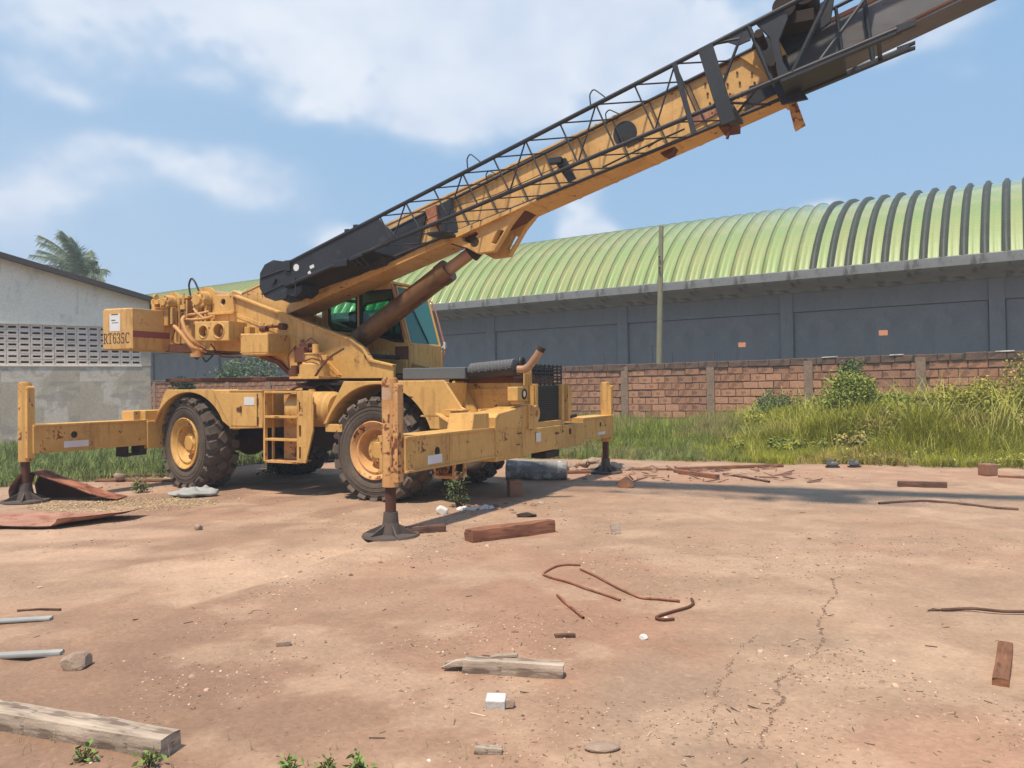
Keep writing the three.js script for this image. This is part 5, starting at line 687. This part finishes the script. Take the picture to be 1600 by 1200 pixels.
scatter('yellow_flowers', 'low yellowish weeds along the edge of the bare ground at right', leafy(5, 26, .07), M.leaf, 170, 25, (r) => { const x = 6.5 + r() * 6, e = .05 + r() * r() * 2.4, d = edgeDepth(x) + e; return [x, -d, .35 + r() * .3, 0, .12 + r() * .16]; }, (r) => green(r, [.30, .30, .05], [.46, .44, .12]));
scatter('reeds', 'long arching pale blades standing out of the tall grass at right', Array.from({ length: 9 }, (_, i) => { const r = rng(i + 60); return blade(.7 + r() * .5, .026, .3 + r() * .8, r() * 6.28, (r() - .5) * .5, (r() - .5) * .5, 5); }), M.leaf, 1300, 26, (r) => { const x = 4.5 + r() * 12, d = 13 + r() * 11, e = d - edgeDepth(x); if (overgrown(x, -d) < .7 || e < .6 || d > wallDepth(x) - .2) return null; const big = step(4, 9.5, x) * step(.2, 3.2, e), h = (.4 + .85 * big) * (.6 + .7 * r()); return [x, -d, h * .8, 0, h]; }, (r) => green(r, [.26, .26, .03], [.46, .43, .10]));
scatter('dry_grass', 'sparse dry grass stalks along the bottom of the picture and by the timber beam', tuft(8, 7, .012, .10), M.leaf, 90, 27, (r) => { const x = -2.3 + r() * 3.6, d = 3.05 + r() * .55; if (r() > step(1.2, -2, x) + .12) return null; return [x, -d, .06 + r() * .08, -.003, .05 + r() * .11]; }, (r) => r() < .6 ? [.40, .32, .20] : green(r, [.16, .18, .05], [.26, .27, .09]));
function bush(name, label, x, d, y0, w, h, dp, nl, ls, lo, hi, seed, group) {
  const t = thing(name, label, 'bush', [x, y0, -d], 0, group), r = rng(seed), stems = [], pos = [], nor = [], col = [];
  const cl = Array.from({ length: 16 }, () => { const a = r() * 6.28, q = Math.sqrt(r()), y = r(); return [Math.cos(a) * q * w * .36 * (1.15 - y * .55), h * (.16 + .72 * y), Math.sin(a) * q * dp * .36, (.16 + .16 * r()) * Math.min(w, h)]; });
  for (const [cx, cy, cz] of cl) stems.push(tube([[0 + cx * .2, 0, cz * .2], [cx * .5, cy * .5, cz * .5], [cx, cy, cz]], Math.min(.016, .012 * h + .0012), 6, 4));
  for (let i = 0; i < nl; i++) {
    const [cx, cy, cz, cr] = cl[Math.floor(r() * cl.length)], u = r() * 2 - 1, a = r() * 6.28, q = cr * (.45 + .65 * Math.pow(r(), .6)), s = Math.sqrt(1 - u * u), o = V(cx + q * s * Math.cos(a) * 1.2, cy + q * u, cz + q * s * Math.sin(a));
    const dir = V(r() - .5, (r() - .5) * .8 - .1, r() - .5).normalize(), side = V(r() - .5, r() - .5, r() - .5).cross(dir).normalize(), L = ls * (.6 + .8 * r()), up = side.clone().cross(dir);
    const b = o.clone().addScaledVector(dir, L * .5).addScaledVector(side, L * .2).addScaledVector(up, L * .06), c = o.clone().addScaledVector(dir, L * .5).addScaledVector(side, -L * .2).addScaledVector(up, L * .06), e = o.clone().addScaledVector(dir, L), k = green(r, lo, hi);
    for (const v of [o, b, c, b, e, c]) { pos.push(v.x, v.y, v.z); col.push(...k); }
  }
  const g = new THREE.BufferGeometry(); g.setAttribute('position', new THREE.Float32BufferAttribute(pos, 3)); g.setAttribute('color', new THREE.Float32BufferAttribute(col, 3)); g.computeVertexNormals();
  const m = new THREE.Mesh(g, M.foliage ??= new THREE.MeshStandardMaterial({ vertexColors: true, roughness: .7, side: THREE.DoubleSide })); m.name = 'foliage'; m.castShadow = m.receiveShadow = true; t.add(m);
  part(t, 'stems', stems, M.woodDark, undefined, .5); return t;
}
const DKG = [[.06, .11, .025], [.15, .21, .05]], MID = [[.13, .18, .02], [.30, .33, .04]], YEL = [[.22, .22, .018], [.43, .40, .045]], DRY = [[.20, .17, .04], [.35, .29, .08]];
bush('dark_bush', 'dark green rounded bush close to the brick wall, left of the weeds', 7.45, 22.3, .2, 1.35, 1.25, 1.0, 5200, .085, ...DKG, 1);
bush('green_bush', 'large mid green bush mounding up under the climbing plant', 8.6, 19.6, .25, 2.8, 1.55, 1.5, 11000, .085, ...MID, 2);
bush('climbing_plant', 'narrow dark climber reaching the top of the wall above the large bush', 9.25, 21.45, 1.2, .75, 1.1, .5, 1800, .08, ...DKG, 3);
bush('low_bush', 'low yellowish shrub in front of the dark bush', 6.5, 20.6, .1, 1.5, .75, 1.0, 3600, .085, ...YEL, 4);
bush('dry_bush', 'brownish half dry shrub right of the large green bush', 9.9, 19.2, .2, 1.6, 1.05, 1.2, 5000, .08, ...DRY, 5);
bush('yellow_bush', 'yellow green shrub in the middle of the right hand growth', 11.0, 18.8, .3, 2.4, 1.4, 1.4, 7500, .085, ...YEL, 6);
bush('tall_bush', 'tall yellow green shrub at the right edge covering the wall top', 12.6, 18.0, .45, 2.6, 2.1, 1.6, 10500, .085, [.18, .20, .02], [.38, .38, .045], 7);
bush('edge_bush', 'fresh green low shrub at the right edge of the picture', 11.3, 17.0, .1, 1.3, .95, 1.0, 4200, .08, [.10, .18, .03], [.25, .34, .07], 8);
bush('corner_bush', 'dark green bush at the foot of the house corner behind the wheel', -10.9, 26.2, -.1, 1.0, 2.2, 1.0, 2600, .14, ...DKG, 9);
bush('weed_clump', 'small grey green weed clump growing in the shade under the crane front', -.72, 10.55, 0, .36, .5, .28, 420, .05, [.05, .08, .03], [.13, .17, .07], 10);
bush('thin_weed', 'small low weed between the rusty sheet and the left rear wheel', -5.75, 12.3, 0, .4, .2, .3, 240, .05, [.10, .13, .04], [.22, .24, .08], 11);
bush('drum_weed', 'small weed on the ground beyond the ladder under the crane', -4.3, 14.6, 0, .9, .3, .5, 500, .06, ...DKG, 12);
[['bright green seedling at the bottom edge left of centre', -.93, 3.32, 21], ['bright green seedling at the bottom edge near centre', -.66, 3.34, 22], ['tiny green seedling in front of the long timber beam', -1.55, 3.36, 23], ['grass seedling at the very left of the bottom edge', -1.85, 3.4, 24], ['smallest seedling between the two bright ones', -.78, 3.3, 25]].forEach(([l, x, d, s]) => bush('seedling', l, x, d, gh(x, -d) - .005, .13, .075, .1, 46, .035, [.10, .17, .03], [.22, .32, .07], s, 'seedlings at the bottom edge'));
// feathery young trees beyond the wall, seen under the counterweight
for (const [x, d, h, s, l] of [[-14.2, 40, 3.3, 31, 'feathery young tree beyond the wall, left of the pair under the counterweight'], [-12.3, 39, 3.7, 32, 'feathery young tree beyond the wall, right of the pair under the counterweight']]) {
  const t = bush('young_tree', l, x, d, 0, 2.4, h, 1.6, 1500, .17, [.06, .12, .03], [.14, .2, .06], s, 'young trees beyond the wall'); t.userData.category = 'tree'; part(t, 'trunk', [cyl([0, 0, 0], [.1, h * .75, 0], .05, .02, 8)], M.woodDark, undefined, .5);
}
// wind blown palm behind the house
{
  const t = thing('palm_tree', 'wind blown coconut palm rising behind the house roof', 'palm', [-24.5, 0, -45]);
  part(t, 'trunk', [tube([[-.6, 0, 0], [-.3, 3, 0], [0, 6, 0], [.15, 8.4, 0]], .17, 20, 9)], M.woodGrey, undefined, 1);
  const r = rng(77), S = 1.08, fr = [[-150, 55, 3.3], [-160, 30, 3.1], [-170, 12, 2.9], [-140, 75, 3.2], [-120, 88, 3.0], [100, 85, 2.6], [80, 80, 3.1], [60, 70, 2.9], [70, 84, 2.7], [20, 20, 2.2], [10, 5, 2.3], [0, 38, 1.8], [-175, 42, 3.0], [-165, 66, 3.2], [150, 50, 2.4], [-60, 74, 2.7], [-30, 64, 2.2], [-178, 2, 2.4]];
  for (const [az, el, L] of fr) {
    const a = az * Math.PI / 180, e = el * Math.PI / 180, d = V(Math.cos(a) * Math.cos(e), Math.sin(e), .5 * Math.sin(a) * Math.cos(e) + (r() - .5) * .5).normalize(), pts = [], wind = V(-.45, -.42, 0), base = V(.15, 8.4, 0);
    for (let i = 0; i <= 12; i++) { const q = i / 12; pts.push(base.clone().addScaledVector(d, S * L * q).addScaledVector(wind, S * L * q * q * .62)); }
    const cv = new THREE.CatmullRomCurve3(pts), out = [new THREE.TubeGeometry(cv, 12, .03, 4)], pos = [];
    for (let i = 3; i < 46; i++) { const q = i / 46, p = cv.getPoint(q), tg = cv.getTangent(q); for (const s of [-1, 1]) { const side = tg.clone().cross(V(0, .2, 1)).normalize().multiplyScalar(s), l = S * (.85 - .45 * q) * (.7 + .5 * r()), dir = side.multiplyScalar(.55).addScaledVector(tg, .5).add(V(-.35, -.45 - r() * .3, (r() - .5) * .7)).normalize(), w = tg.clone().multiplyScalar(.045), tip = p.clone().addScaledVector(dir, l); pos.push(p.x - w.x, p.y - w.y, p.z - w.z, p.x + w.x, p.y + w.y, p.z + w.z, tip.x, tip.y, tip.z); } }
    const lg = new THREE.BufferGeometry(); lg.setAttribute('position', new THREE.Float32BufferAttribute(pos, 3)); lg.computeVertexNormals(); out.push(lg);
    part(t, 'frond', out, M.palm ??= new THREE.MeshStandardMaterial({ color: new THREE.Color().setRGB(.15, .19, .11), roughness: .6, side: THREE.DoubleSide }), undefined, 1);
  }
  levelled(t);
}
scene.fog = new THREE.FogExp2(0xcfdcea, .0022);
renderer.render(scene, camera);
